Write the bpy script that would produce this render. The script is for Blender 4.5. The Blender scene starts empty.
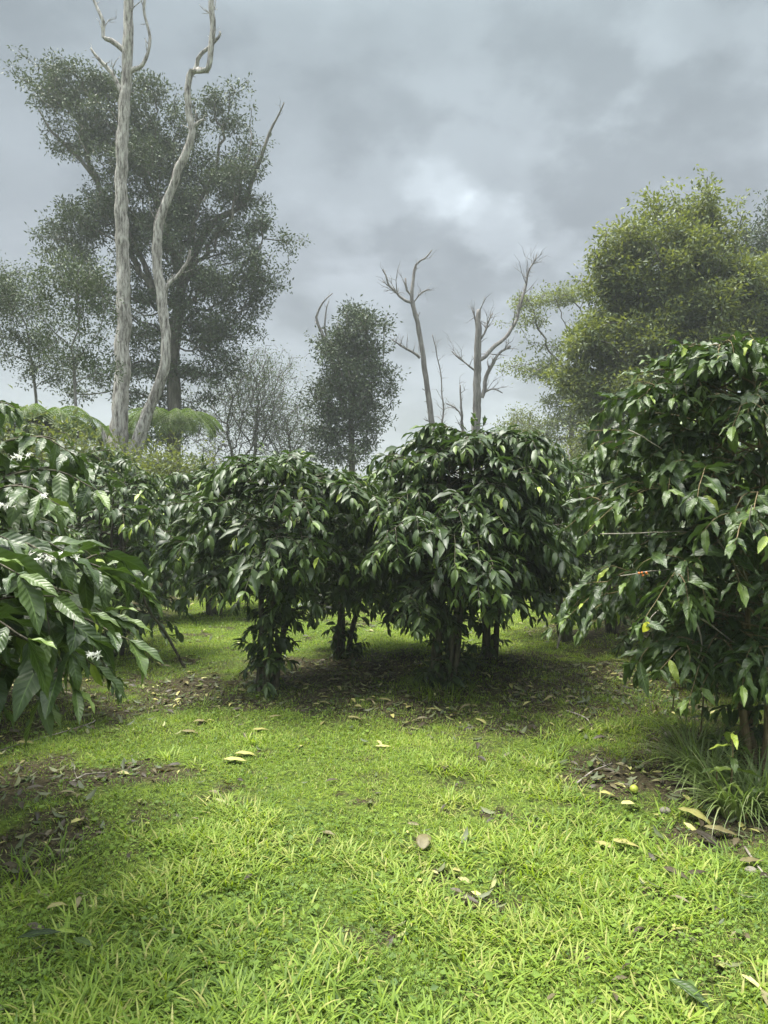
import bpy, math, random
import numpy as np
from mathutils import Vector

PI = math.pi
rng = np.random.default_rng(11)
random.seed(11)
scn = bpy.context.scene
COL = scn.collection

# ------------------------------------------------------------------ camera
F = 26 / 36 * 1024
CAMZ = 1.6
PITCH = -0.0162
cam_d = bpy.data.cameras.new('camera')
cam_d.lens = 26
cam_d.sensor_width = 36
cam_d.clip_end = 1500
cam = bpy.data.objects.new('camera', cam_d)
COL.objects.link(cam)
cam.location = (0, 0, CAMZ)
cam.rotation_euler = (PI / 2 + PITCH, 0, 0)
scn.camera = cam


def ground_h(x, y):
    x = np.asarray(x, float); y = np.asarray(y, float)
    h = 0.030 * np.sin(x * 1.3 + 0.5) * np.cos(y * 0.9) + 0.018 * np.sin(x * 2.9 + y * 1.7) + 0.012 * np.sin(x * 5.1 - y * 4.3 + 1)
    h = h + 0.05 * np.exp(-((y - 7.0) / 1.1) ** 2) * (0.6 + 0.4 * np.sin(x * 1.9))
    fall = np.clip((x + 1.0) / -3.0, 0, 1)
    return h - 0.05 * fall * np.exp(-((y - 4.2) / 1.5) ** 2)


def ray(px, py):
    cx = (px - 384) / F
    cy = (512 - py) / F
    c, s = math.cos(PITCH), math.sin(PITCH)
    return np.array([cx, c - s * cy, s + c * cy])


def at(px, py, Y):
    d = ray(px, py)
    return np.array([0, 0, CAMZ]) + d * (Y / d[1])


def gnd(px, py):
    """the point of the ground seen at a pixel"""
    d = ray(px, py)
    z = 0.0
    for _ in range(4):
        t = (z - CAMZ) / d[2]
        p = np.array([0, 0, CAMZ]) + d * t
        z = float(ground_h(p[0], p[1]))
    return p


# ------------------------------------------------------------------ objects
def tag(o, label=None, cat=None, group=None, kind=None):
    if label: o['label'] = label
    if cat: o['category'] = cat
    if group: o['group'] = group
    if kind: o['kind'] = kind
    return o


def empty(name, loc, label, cat, group=None):
    o = bpy.data.objects.new(name, None)
    COL.objects.link(o)
    o.location = [float(v) for v in loc]
    o.empty_display_size = 0.2
    return tag(o, label, cat, group)


class MB:
    """collects vertices and faces (tris and quads) as arrays"""
    def __init__(self):
        self.v = []; self.q = []; self.t = []; self.tint = []; self.uv = []; self.n = 0

    def add(self, v, q=None, t=None, tint=0.5, uv=None):
        v = np.asarray(v, np.float32).reshape(-1, 3)
        if q is not None and len(q): self.q.append(np.asarray(q, np.int64).reshape(-1, 4) + self.n)
        if t is not None and len(t): self.t.append(np.asarray(t, np.int64).reshape(-1, 3) + self.n)
        self.v.append(v)
        tt = np.asarray(tint, np.float32)
        self.tint.append(np.full(len(v), float(tt), np.float32) if tt.ndim == 0 else tt.reshape(-1))
        self.uv.append(np.zeros((len(v), 2), np.float32) if uv is None else np.asarray(uv, np.float32).reshape(-1, 2))
        self.n += len(v)

    def mesh(self, name, mat, smooth=True, offset=(0, 0, 0)):
        me = bpy.data.meshes.new(name)
        V = np.concatenate(self.v) - np.asarray(offset, np.float32)
        Q = np.concatenate(self.q) if self.q else np.zeros((0, 4), np.int64)
        T = np.concatenate(self.t) if self.t else np.zeros((0, 3), np.int64)
        me.vertices.add(len(V)); me.vertices.foreach_set('co', V.ravel())
        loops = np.concatenate([Q.ravel(), T.ravel()]).astype(np.int32)
        me.loops.add(len(loops)); me.loops.foreach_set('vertex_index', loops)
        me.polygons.add(len(Q) + len(T))
        st = np.concatenate([np.arange(len(Q)) * 4, len(Q) * 4 + np.arange(len(T)) * 3]).astype(np.int32)
        me.polygons.foreach_set('loop_start', st)
        me.update(calc_edges=True)
        if smooth: me.polygons.foreach_set('use_smooth', np.ones(len(st), bool))
        a = me.attributes.new('tint', 'FLOAT', 'POINT'); a.data.foreach_set('value', np.concatenate(self.tint))
        UV = np.concatenate(self.uv)
        if UV.any():
            b = me.attributes.new('lf', 'FLOAT2', 'POINT'); b.data.foreach_set('vector', UV.ravel())
        me.materials.append(mat)
        return me

    def build(self, name, mat, parent=None, smooth=True, loc=None):
        """ONE mesh object; world coordinates in, local to the parent (or loc) out"""
        off = np.array(parent.location) if parent is not None else (np.array(loc) if loc is not None else np.zeros(3))
        if parent is not None and parent.parent is not None:
            off = off + np.array(parent.parent.location)
        o = bpy.data.objects.new(name, self.mesh(name, mat, smooth, off))
        COL.objects.link(o)
        if parent is not None: o.parent = parent
        elif loc is not None: o.location = [float(c) for c in loc]
        return o


def norm(a):
    return a / (np.linalg.norm(a, axis=-1, keepdims=True) + 1e-9)


def smooth_path(pts, rad, step, wob=0.0, rs=None):
    """Catmull-Rom resample of a polyline with radii, plus wobble"""
    P = np.asarray(pts, float); R = np.asarray(rad, float)
    if len(P) == 2:
        n = max(2, int(np.linalg.norm(P[1] - P[0]) / step))
        t = np.linspace(0, 1, n + 1)[:, None]
        out = P[0] * (1 - t) + P[1] * t; rr = R[0] * (1 - t[:, 0]) + R[1] * t[:, 0]
    else:
        E = np.vstack([2 * P[0] - P[1], P, 2 * P[-1] - P[-2]])
        out = []; rr = []
        for i in range(len(P) - 1):
            p0, p1, p2, p3 = E[i:i + 4]
            n = max(2, int(np.linalg.norm(p2 - p1) / step))
            for k in range(n):
                t = k / n
                out.append(0.5 * ((2 * p1) + (-p0 + p2) * t + (2 * p0 - 5 * p1 + 4 * p2 - p3) * t * t + (-p0 + 3 * p1 - 3 * p2 + p3) * t ** 3))
                rr.append(R[i] * (1 - t) + R[i + 1] * t)
        out.append(P[-1]); rr.append(R[-1])
        out = np.array(out); rr = np.array(rr)
    if wob and rs is not None:
        w = rs.normal(0, 1, (len(out), 3))
        k = np.array([.25, .5, .25])
        for c in range(3): w[:, c] = np.convolve(w[:, c], k, 'same')
        w[0] = 0
        out = out + w * wob
    return out, rr


def tube(mb, P, R, sides=6, rough=0.0, rs=None, tint=0.5, cap=True):
    P = np.asarray(P, float); R = np.asarray(R, float); n = len(P)
    T = np.gradient(P, axis=0); T = norm(T)
    ref = np.array([0.13, 0.21, 1.0]) if abs(T[:, 2]).mean() < 0.8 else np.array([1.0, 0.2, 0.1])
    U = norm(np.cross(T, ref)); W = np.cross(T, U)
    a = np.arange(sides) * 2 * PI / sides
    rr = np.repeat(R[:, None], sides, 1)
    if rough and rs is not None:
        g = rs.normal(0, 1, (n, sides))
        lob = np.sin(a * 2 + rs.uniform(0, 6)) * 0.5 + np.sin(a * 3 + rs.uniform(0, 6)) * .5
        rr = rr * (1 + rough * g * 0.5 + rough * lob)
    V = P[:, None] + rr[..., None] * (np.cos(a)[None, :, None] * U[:, None] + np.sin(a)[None, :, None] * W[:, None])
    i = np.arange(n - 1)[:, None] * sides; j = np.arange(sides)[None]; j2 = (j + 1) % sides
    q = np.stack([i + j, i + j2, i + sides + j2, i + sides + j], -1).reshape(-1, 4)
    V = V.reshape(-1, 3)
    t = None
    if cap:
        V = np.vstack([V, P[-1] + T[-1] * R[-1] * 0.6])
        b = (n - 1) * sides
        t = np.stack([b + np.arange(sides), b + (np.arange(sides) + 1) % sides, np.full(sides, n * sides)], -1)
    mb.add(V, q, t, tint=tint)


# ------------------------------------------------------------------ leaves
def leaf_template(nl, nw, curl, fold, wave, seed, sharp=1.0):
    """a leaf of length 1 along +x, face up +z, width as in the coffee leaf; returns verts, quads, uv"""
    r = random.Random(seed)
    V = []; UV = []
    x = z = 0.0; ang = r.uniform(-.05, .1)
    for i in range(nl + 1):
        u = i / nl
        w = 0.150 * (math.sin(PI * min(1, u ** 0.85)) ** 0.8) * (1 if u < .6 else (1 - ((u - .6) / .4) ** 2 * 0.35 * sharp))
        w = max(w, 0.006)
        for j in range(-nw, nw + 1):
            s = j / nw
            zz = abs(s) * w * fold + wave * 0.05 * abs(s) ** 1.5 * math.sin(u * 15 + (1.3 if s > 0 else 3.0) + seed) * (w / .2)
            V.append((x - zz * math.sin(-ang) * 0.3, s * w, z + zz))
            UV.append((u, s))
        x += math.cos(ang) / nl; z -= math.sin(ang) / nl
        ang += curl / nl * (0.6 + 0.8 * u)
    m = 2 * nw + 1
    Q = [(i * m + j, (i + 1) * m + j, (i + 1) * m + j + 1, i * m + j + 1) for i in range(nl) for j in range(m - 1)]
    return np.array(V), np.array(Q), np.array(UV)


TPL = {
    'hi': [leaf_template(12, 3, c, f, w, s) for c, f, w, s in ((.6, .35, 1, 1), (.9, .2, 1.2, 2), (.25, .45, .9, 3), (1.2, .3, 1.2, 4))],
    'mid': [leaf_template(6, 1, c, f, w, s) for c, f, w, s in ((.7, .35, .8, 1), (1.1, .2, .8, 2), (.4, .5, .8, 3), (1.4, .3, .8, 4))],
    'lo': [leaf_template(3, 1, c, f, w, s) for c, f, w, s in ((.7, .35, .5, 1), (1.1, .2, .5, 2), (.5, .5, .5, 3))],
}


def put_leaves(mb, P, D, N, S, tint, res, rs):
    """one copy of a leaf template per row"""
    P, D, N, S, tint = (np.asarray(a, float) for a in (P, D, N, S, tint))
    D = norm(D); Y = norm(np.cross(N, D)); Z = np.cross(D, Y)
    tp = TPL[res]; pick = rs.integers(0, len(tp), len(P))
    for k, (V, Q, UV) in enumerate(tp):
        m = np.where(pick == k)[0]
        if not len(m): continue
        wd = rs.uniform(.85, 1.2, len(m))
        X = (P[m][:, None] + S[m][:, None, None] * (V[None, :, 0:1] * D[m][:, None] + V[None, :, 1:2] * wd[:, None, None] * Y[m][:, None] + V[None, :, 2:3] * Z[m][:, None]))
        nv = len(V)
        q = (Q[None] + (np.arange(len(m)) * nv)[:, None, None]).reshape(-1, 4)
        mb.add(X.reshape(-1, 3), q, tint=np.repeat(tint[m], nv), uv=np.tile(UV, (len(m), 1)))


def put_cards(mb, P, D, N, S, tint, asp=0.45):
    """small far leaves: folded rhombus, two triangles each"""
    D = norm(D); Y = norm(np.cross(N, D)); Z = np.cross(D, Y); S = S[:, None]
    A = P; B = P + S * (.45 * D + asp * .5 * Y + .10 * Z); C = P + S * (D - .12 * Z); E = P + S * (.45 * D - asp * .5 * Y + .10 * Z)
    V = np.stack([A, B, C, E], 1).reshape(-1, 3); i = np.arange(len(P)) * 4
    T = np.concatenate([np.stack([i, i + 1, i + 2], -1), np.stack([i, i + 2, i + 3], -1)])
    mb.add(V, t=T, tint=np.repeat(tint, 4))


# ------------------------------------------------------------------ materials
def nodes_of(name):
    m = bpy.data.materials.new(name); m.use_nodes = True
    nt = m.node_tree; nt.nodes.clear()
    return m, nt, nt.nodes, nt.links


def ramp(n, stops):
    r = n.new('ShaderNodeValToRGB'); e = r.color_ramp.elements
    while len(e) < len(stops): e.new(0.5)
    for k, (p, c) in enumerate(stops):
        e[k].position = p; e[k].color = (*c, 1)
    return r


def leaf_mat(name, stops, rough=0.4, trans=0.3, tcol=(0.16, 0.30, 0.02), veins=False, spec=0.5, nscale=30):
    m, nt, n, l = nodes_of(name)
    out = n.new('ShaderNodeOutputMaterial')
    at_ = n.new('ShaderNodeAttribute'); at_.attribute_name = 'tint'
    rp = ramp(n, stops); l.new(at_.outputs['Fac'], rp.inputs[0])
    geo = n.new('ShaderNodeNewGeometry')
    no = n.new('ShaderNodeTexNoise'); no.inputs['Scale'].default_value = nscale
    l.new(geo.outputs['Position'], no.inputs['Vector'])
    hv = n.new('ShaderNodeHueSaturation'); l.new(rp.outputs[0], hv.inputs['Color'])
    mr = n.new('ShaderNodeMapRange'); mr.inputs[3].default_value = 0.7; mr.inputs[4].default_value = 1.3
    l.new(no.outputs[0], mr.inputs[0]); l.new(mr.outputs[0], hv.inputs['Value'])
    col = hv.outputs[0]
    b = n.new('ShaderNodeBsdfPrincipled')
    b.inputs['Roughness'].default_value = rough
    b.inputs['Specular IOR Level'].default_value = spec
    if veins:
        ua = n.new('ShaderNodeAttribute'); ua.attribute_name = 'lf'
        sx = n.new('ShaderNodeSeparateXYZ'); l.new(ua.outputs['Vector'], sx.inputs[0])
        ab = n.new('ShaderNodeMath'); ab.operation = 'ABSOLUTE'; l.new(sx.outputs[1], ab.inputs[0])
        # side veins: stripes along u, slanted forward with |s|
        ph = n.new('ShaderNodeMath'); ph.operation = 'MULTIPLY_ADD'; l.new(ab.outputs[0], ph.inputs[0]); ph.inputs[1].default_value = -0.16
        l.new(sx.outputs[0], ph.inputs[2])
        sc = n.new('ShaderNodeMath'); sc.operation = 'MULTIPLY'; l.new(ph.outputs[0], sc.inputs[0]); sc.inputs[1].default_value = 62
        si = n.new('ShaderNodeMath'); si.operation = 'SINE'; l.new(sc.outputs[0], si.inputs[0])
        mid = n.new('ShaderNodeMapRange'); l.new(ab.outputs[0], mid.inputs[0]); mid.inputs[1].default_value = 0.0; mid.inputs[2].default_value = 0.09
        mid.inputs[3].default_value = 1; mid.inputs[4].default_value = 0
        vs = n.new('ShaderNodeMapRange'); l.new(si.outputs[0], vs.inputs[0]); vs.inputs[1].default_value = 0.86; vs.inputs[2].default_value = 1.0
        vs.inputs[3].default_value = 0; vs.inputs[4].default_value = 0.35
        mx = n.new('ShaderNodeMath'); mx.operation = 'MAXIMUM'; l.new(mid.outputs[0], mx.inputs[0]); l.new(vs.outputs[0], mx.inputs[1])
        sc2 = n.new('ShaderNodeMath'); sc2.operation = 'MULTIPLY'; l.new(mx.outputs[0], sc2.inputs[0]); sc2.inputs[1].default_value = 0.55
        mc = n.new('ShaderNodeMix'); mc.data_type = 'RGBA'; l.new(sc2.outputs[0], mc.inputs[0]); l.new(col, mc.inputs[6])
        mc.inputs[7].default_value = (0.15, 0.24, 0.06, 1); col = mc.outputs[2]
        bp = n.new('ShaderNodeBump'); bp.inputs['Strength'].default_value = 0.25; bp.inputs['Distance'].default_value = 0.002
        ad = n.new('ShaderNodeMath'); ad.operation = 'SUBTRACT'; l.new(si.outputs[0], ad.inputs[0]); l.new(mid.outputs[0], ad.inputs[1])
        l.new(ad.outputs[0], bp.inputs['Height']); l.new(bp.outputs[0], b.inputs['Normal'])
    # paler underside
    mb_ = n.new('ShaderNodeMix'); mb_.data_type = 'RGBA'; mb_.inputs[7].default_value = (0.075, 0.12, 0.04, 1)
    k = n.new('ShaderNodeMath'); k.operation = 'MULTIPLY'; k.inputs[1].default_value = 0.5; l.new(geo.outputs['Backfacing'], k.inputs[0])
    l.new(k.outputs[0], mb_.inputs[0]); l.new(col, mb_.inputs[6])
    l.new(mb_.outputs[2], b.inputs['Base Color'])
    tr = n.new('ShaderNodeBsdfTranslucent')
    tm = n.new('ShaderNodeMix'); tm.data_type = 'RGBA'; tm.inputs[0].default_value = 0.6; l.new(col, tm.inputs[6]); tm.inputs[7].default_value = (*tcol, 1)
    l.new(tm.outputs[2], tr.inputs[0])
    ms = n.new('ShaderNodeMixShader'); ms.inputs[0].default_value = trans
    l.new(b.outputs[0], ms.inputs[1]); l.new(tr.outputs[0], ms.inputs[2]); l.new(ms.outputs[0], out.inputs[0])
    return m


def bark_mat(name, c1, c2, c3, zs=0.15, scale=9, moss=0.0, bump=0.6, dist=0.02):
    m, nt, n, l = nodes_of(name)
    out = n.new('ShaderNodeOutputMaterial'); b = n.new('ShaderNodeBsdfPrincipled'); l.new(b.outputs[0], out.inputs[0])
    b.inputs['Roughness'].default_value = 0.9; b.inputs['Specular IOR Level'].default_value = 0.25
    g = n.new('ShaderNodeNewGeometry'); mp = n.new('ShaderNodeMapping'); mp.inputs['Scale'].default_value = (1, 1, zs)
    l.new(g.outputs['Position'], mp.inputs[0])
    n1 = n.new('ShaderNodeTexNoise'); n1.inputs['Scale'].default_value = scale; n1.inputs['Detail'].default_value = 6; n1.inputs['Roughness'].default_value = .7
    l.new(mp.outputs[0], n1.inputs['Vector'])
    n2 = n.new('ShaderNodeTexNoise'); n2.inputs['Scale'].default_value = 2.2; n2.inputs['Detail'].default_value = 4
    l.new(g.outputs['Position'], n2.inputs['Vector'])
    r1 = ramp(n, [(.36, c1), (.5, c2), (.66, c3)]); l.new(n1.outputs[0], r1.inputs[0])
    mx = n.new('ShaderNodeMix'); mx.data_type = 'RGBA'; mx.inputs[7].default_value = (0.07, 0.085, 0.03, 1) if moss else (*c1, 1)
    r2 = n.new('ShaderNodeMapRange'); l.new(n2.outputs[0], r2.inputs[0]); r2.inputs[1].default_value = .45; r2.inputs[2].default_value = .7; r2.inputs[4].default_value = max(moss, .45)
    l.new(r2.outputs[0], mx.inputs[0]); l.new(r1.outputs[0], mx.inputs[6]); l.new(mx.outputs[2], b.inputs['Base Color'])
    bp = n.new('ShaderNodeBump'); bp.inputs['Strength'].default_value = bump; bp.inputs['Distance'].default_value = dist
    l.new(n1.outputs[0], bp.inputs['Height']); l.new(bp.outputs[0], b.inputs['Normal'])
    return m


def plain_mat(name, c, rough=0.6, var=0.25, scale=40, trans=0.0, spec=.4):
    m, nt, n, l = nodes_of(name)
    out = n.new('ShaderNodeOutputMaterial'); b = n.new('ShaderNodeBsdfPrincipled')
    b.inputs['Roughness'].default_value = rough; b.inputs['Specular IOR Level'].default_value = spec
    tc = n.new('ShaderNodeTexCoord'); no = n.new('ShaderNodeTexNoise'); no.inputs['Scale'].default_value = scale; no.inputs['Detail'].default_value = 5
    l.new(tc.outputs['Object'], no.inputs['Vector'])
    r = ramp(n, [(.3, tuple(v * (1 - var) for v in c)), (.7, tuple(min(1, v * (1 + var)) for v in c))]); l.new(no.outputs[0], r.inputs[0])
    l.new(r.outputs[0], b.inputs['Base Color'])
    if trans:
        t = n.new('ShaderNodeBsdfTranslucent'); l.new(r.outputs[0], t.inputs[0])
        ms = n.new('ShaderNodeMixShader'); ms.inputs[0].default_value = trans
        l.new(b.outputs[0], ms.inputs[1]); l.new(t.outputs[0], ms.inputs[2]); l.new(ms.outputs[0], out.inputs[0])
    else:
        l.new(b.outputs[0], out.inputs[0])
    return m


COF = [(0.0, (0.014, 0.027, 0.008)), (.45, (0.029, 0.052, 0.014)), (.82, (0.058, 0.092, 0.021)), (.95, (0.13, 0.19, 0.034)), (1.0, (0.28, 0.35, 0.05))]
M = dict(
    coffee=leaf_mat('coffee_leaf', COF, rough=.44, trans=.15, spec=.38, tcol=(.10, .19, .02)),
    coffee_near=leaf_mat('coffee_leaf_veined', COF, rough=.42, trans=.15, veins=True, spec=.40, tcol=(.10, .19, .02)),
    ohia=leaf_mat('grey_green_leaf', [(0, (.030, .042, .022)), (.6, (.055, .075, .036)), (1, (.10, .125, .055))], rough=.6, trans=.15, tcol=(.10, .14, .03)),
    olive=leaf_mat('yellow_green_leaf', [(0, (.038, .055, .02)), (.55, (.092, .115, .034)), (1, (.20, .21, .055))], rough=.5, trans=.32, tcol=(.34, .40, .04)),
    pale=leaf_mat('pale_far_leaf', [(0, (.05, .07, .03)), (1, (.12, .15, .06))], rough=.6, trans=.2),
    fern=leaf_mat('fern_leaf', [(0, (.05, .08, .02)), (1, (.19, .23, .055))], rough=.5, trans=.35),
    grass=leaf_mat('grass_blade', [(0, (.035, .075, .010)), (.35, (.15, .235, .022)), (.8, (.35, .47, .050)), (1, (.55, .49, .17))], rough=.5, trans=.33, tcol=(.38, .54, .02), nscale=1.7, spec=.2),
    tall=leaf_mat('tall_grass_blade', [(0, (.12, .17, .04)), (.6, (.28, .35, .10)), (1, (.52, .50, .28))], rough=.5, trans=.3),
    weed=leaf_mat('weed_leaf', [(0, (.045, .09, .012)), (1, (.26, .38, .03))], rough=.5, trans=.25, nscale=2, spec=.15),
    bleached=bark_mat('bleached_wood', (.07, .06, .05), (.33, .31, .285), (.56, .54, .50), bump=1.0, dist=.06, scale=15, zs=.2),
    deadgrey=bark_mat('grey_dead_wood', (.09, .08, .075), (.16, .15, .14), (.27, .25, .24), bump=.8),
    bark=bark_mat('grey_bark', (.045, .04, .033), (.10, .09, .075), (.19, .175, .15), moss=.4),
    cbark=bark_mat('coffee_bark', (.022, .019, .014), (.06, .052, .038), (.13, .115, .085), moss=.5, scale=40, dist=.004),
    tanbark=bark_mat('tan_bark', (.07, .052, .028), (.15, .115, .06), (.25, .20, .12), moss=.35, scale=40, dist=.004),
    twig=bark_mat('dry_twig', (.10, .085, .07), (.24, .215, .18), (.38, .35, .30), scale=30, dist=.002),
    petal=plain_mat('white_petal', (.82, .82, .76), rough=.6, var=.04, trans=.25),
    litter=leaf_mat('dry_leaf', [(0, (.018, .014, .007)), (.45, (.048, .037, .019)), (.75, (.15, .13, .055)), (.9, (.34, .32, .10)), (1, (.48, .46, .18))], rough=.6, trans=.1, tcol=(.3, .2, .05)),
)

# ------------------------------------------------------------------ ground cover map (world metres)
PATCH = []  # soil / litter patches: centre, radii, turn, strength


def patch(px, py, wx, wy, s, turn=0.0):
    """patch seen at a pixel; wx, wy are its radii in metres across and along the view"""
    p = gnd(px, py); PATCH.append((p[0], p[1], wx, wy, turn, s))


for a in [(445, 690, 1.3, .9, .86), (330, 672, 1.0, .75, .86), (560, 672, 1.0, 1.0, .8), (610, 690, 1.0, 1.0, .75), (260, 700, .75, .5, .6),
          (180, 690, .8, .6, .75), (110, 700, 1.0, .9, .6), (350, 704, 1.1, .35, .75), (500, 728, .35, .18, .7), (100, 778, .55, .22, .95, .5), (30, 840, .28, .35, .8, .5),
          (20, 790, .5, .5, .8), (157, 815, .10, .09, .9), (635, 775, .42, .35, 1.0), (680, 800, .30, .2, .9), (735, 835, .30, .25, .95), (740, 760, .6, .6, .9),
          (465, 882, .10, .07, 1.0), (390, 945, .03, .05, .8), (655, 885, .10, .05, .7), (130, 850, .06, .05, .5), (95, 985, .08, .05, .5), (700, 935, .16, .08, .5),
          (180, 850, .1, .05, .4), (225, 800, .16, .1, .5), (390, 775, .08, .15, .4), (550, 700, .5, .3, .6), (640, 640, 1.2, 1.5, .7)]:
    patch(*a[:5], turn=a[5] if len(a) > 5 else 0)


def vnoise(x, y, s, seed=0):
    """value noise, numpy"""
    x = np.asarray(x) * s + seed * 17.3; y = np.asarray(y) * s + seed * 9.1
    xi = np.floor(x); yi = np.floor(y); fx = x - xi; fy = y - yi
    fx = fx * fx * (3 - 2 * fx); fy = fy * fy * (3 - 2 * fy)
    h = lambda a, b: np.modf(np.abs(np.sin(a * 127.1 + b * 311.7 + seed) * 43758.5453))[0]
    return (h(xi, yi) * (1 - fx) + h(xi + 1, yi) * fx) * (1 - fy) + (h(xi, yi + 1) * (1 - fx) + h(xi + 1, yi + 1) * fx) * fy


def bare(x, y):
    """0 = closed grass, 1 = bare soil and litter"""
    x = np.asarray(x, float); y = np.asarray(y, float); b = np.zeros_like(x)
    wx = x + .22 * (vnoise(x, y, 2.2, 3) - .5) + .1 * (vnoise(x, y, 7, 4) - .5); wy = y + .25 * (vnoise(x, y, 2.2, 5) - .5) + .1 * (vnoise(x, y, 7, 6) - .5)
    for cx, cy, rx, ry, tn, s in PATCH:
        dx, dy = wx - cx, wy - cy
        c, sn = math.cos(tn), math.sin(tn)
        u = (dx * c + dy * sn) / rx; v = (-dx * sn + dy * c) / ry
        b = np.maximum(b, s * np.clip(1.6 - 1.1 * np.sqrt(u * u + v * v), 0, 1))
    b = np.maximum(b, .8 * np.clip(1.3 - np.abs(y - 13.3) / 1.3, 0, 1))          # next row of trees
    b = np.maximum(b, .8 * np.clip(1.4 - np.abs(x + 3.1 + .12 * (y - 5)) / .8, 0, 1) * (y > 2))
    b = np.maximum(b, .35 * np.clip((vnoise(x, y, 1.3, 8) * .6 + vnoise(x, y, 5, 9) * .4 - .55) * 5, 0, 1))
    b = np.maximum(b, .75 * np.clip((vnoise(x, y, 3.7, 71) * .5 + vnoise(x, y, 11, 72) * .5 - .66) * 9, 0, 1))
    b = b - .45 * np.clip((vnoise(x, y, 3.1, 51) * .55 + vnoise(x, y, 9, 52) * .45 - .50) * 4, 0, 1) * (b > .3)
    return np.clip(b, 0, 1)


# ground: one sheet, fine near the camera
def axis(a, b, fine, far):
    near = np.arange(a, b + fine, fine); g = []
    s = fine; v = b
    while v < far:
        s *= 1.22; v += s; g.append(v)
    left = []; s = fine; v = a
    while v > -far:
        s *= 1.22; v -= s; left.append(v)
    return np.array(left[::-1] + list(near) + g)


gx = axis(-7, 7, .05, 180); gy = axis(-1, 15, .05, 180)
X, Y = np.meshgrid(gx, gy)
B = bare(X, Y)
Z = ground_h(X, Y) + .018 * (vnoise(X, Y, 11, 1) - .5) + .012 * (vnoise(X, Y, 24, 2) - .5) * (np.abs(X) < 9)
mb = MB()
nx, ny = len(gx), len(gy)
i = (np.arange(ny - 1)[:, None] * nx + np.arange(nx - 1)[None]).ravel()
mb.add(np.stack([X, Y, Z], -1).reshape(-1, 3), np.stack([i, i + 1, i + nx + 1, i + nx], -1), tint=B.ravel())
m, nt, n, l = nodes_of('ground_soil')
out = n.new('ShaderNodeOutputMaterial'); bs = n.new('ShaderNodeBsdfPrincipled'); l.new(bs.outputs[0], out.inputs[0]); bs.inputs['Roughness'].default_value = .95
bs.inputs['Specular IOR Level'].default_value = .15
ta = n.new('ShaderNodeAttribute'); ta.attribute_name = 'tint'; g = n.new('ShaderNodeNewGeometry')
n1 = n.new('ShaderNodeTexNoise'); n1.inputs['Scale'].default_value = 38; n1.inputs['Detail'].default_value = 8; l.new(g.outputs['Position'], n1.inputs['Vector'])
n2 = n.new('ShaderNodeTexNoise'); n2.inputs['Scale'].default_value = 7; n2.inputs['Detail'].default_value = 6; l.new(g.outputs['Position'], n2.inputs['Vector'])
soil = ramp(n, [(.3, (.014, .012, .006)), (.55, (.042, .035, .018)), (.75, (.10, .085, .048))]); l.new(n1.outputs[0], soil.inputs[0])
moss = ramp(n, [(.35, (.028, .042, .009)), (.75, (.12, .17, .020))]); l.new(n1.outputs[0], moss.inputs[0])
ad = n.new('ShaderNodeMath'); ad.operation = 'ADD'; l.new(ta.outputs['Fac'], ad.inputs[0])
sb = n.new('ShaderNodeMath'); sb.operation = 'SUBTRACT'; sb.inputs[1].default_value = .5; l.new(n2.outputs[0], sb.inputs[0]); l.new(sb.outputs[0], ad.inputs[1])
mr = n.new('ShaderNodeMapRange'); mr.inputs[1].default_value = .05; mr.inputs[2].default_value = .55; l.new(ad.outputs[0], mr.inputs[0])
mx = n.new('ShaderNodeMix'); mx.data_type = 'RGBA'; l.new(mr.outputs[0], mx.inputs[0]); l.new(moss.outputs[0], mx.inputs[6]); l.new(soil.outputs[0], mx.inputs[7])
l.new(mx.outputs[2], bs.inputs['Base Color'])
bp = n.new('ShaderNodeBump'); bp.inputs['Strength'].default_value = .8; bp.inputs['Distance'].default_value = .015; l.new(n1.outputs[0], bp.inputs['Height']); l.new(bp.outputs[0], bs.inputs['Normal'])
go = mb.build('ground', m); tag(go, 'dark soil and moss ground under the lawn and the coffee rows', 'ground', kind='structure')


# ------------------------------------------------------------------ grass
def blades(mb, P, az, L, W, th0, th1, tint, seg=3):
    """curved tapering blades, one per row; th0 start lean from vertical, th1 added lean"""
    n = len(P); H = np.stack([np.cos(az), np.sin(az), np.zeros(n)], -1); side = np.stack([-np.sin(az), np.cos(az), np.zeros(n)], -1)
    pos = P.copy(); rows = []
    for k in range(seg + 1):
        t = k / seg
        w = W * (1 - t ** 2.2) * (0.75 + .5 * min(t * 2, 1) * .6) * .5
        if k < seg:
            rows += [pos - side * w[:, None], pos + side * w[:, None]]
        else:
            rows += [pos]
        th = th0 + th1 * (t + .5 / seg)
        pos = pos + (L / seg)[:, None] * (np.sin(th)[:, None] * H + np.cos(th)[:, None] * np.array([0, 0, 1.]))
    V = np.stack(rows, 1); m_ = V.shape[1]; b = np.arange(n) * m_
    Q = np.concatenate([np.stack([b + 2 * k, b + 2 * k + 1, b + 2 * k + 3, b + 2 * k + 2], -1) for k in range(seg - 1)])
    T = np.stack([b + 2 * seg - 2, b + 2 * seg - 1, b + 2 * seg], -1)
    mb.add(V.reshape(-1, 3), Q, T, tint=np.repeat(tint, m_))


def lawn_points(n, y0, y1, power, rs):
    """points in the seen wedge (with margins), denser near the camera"""
    u = rs.random(n); yy = (y0 ** (1 - power) + u * (y1 ** (1 - power) - y0 ** (1 - power))) ** (1 / (1 - power))
    hw = .72 * yy + 1.0
    xx = rs.uniform(-1, 1, n) * hw
    return xx, yy


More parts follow.
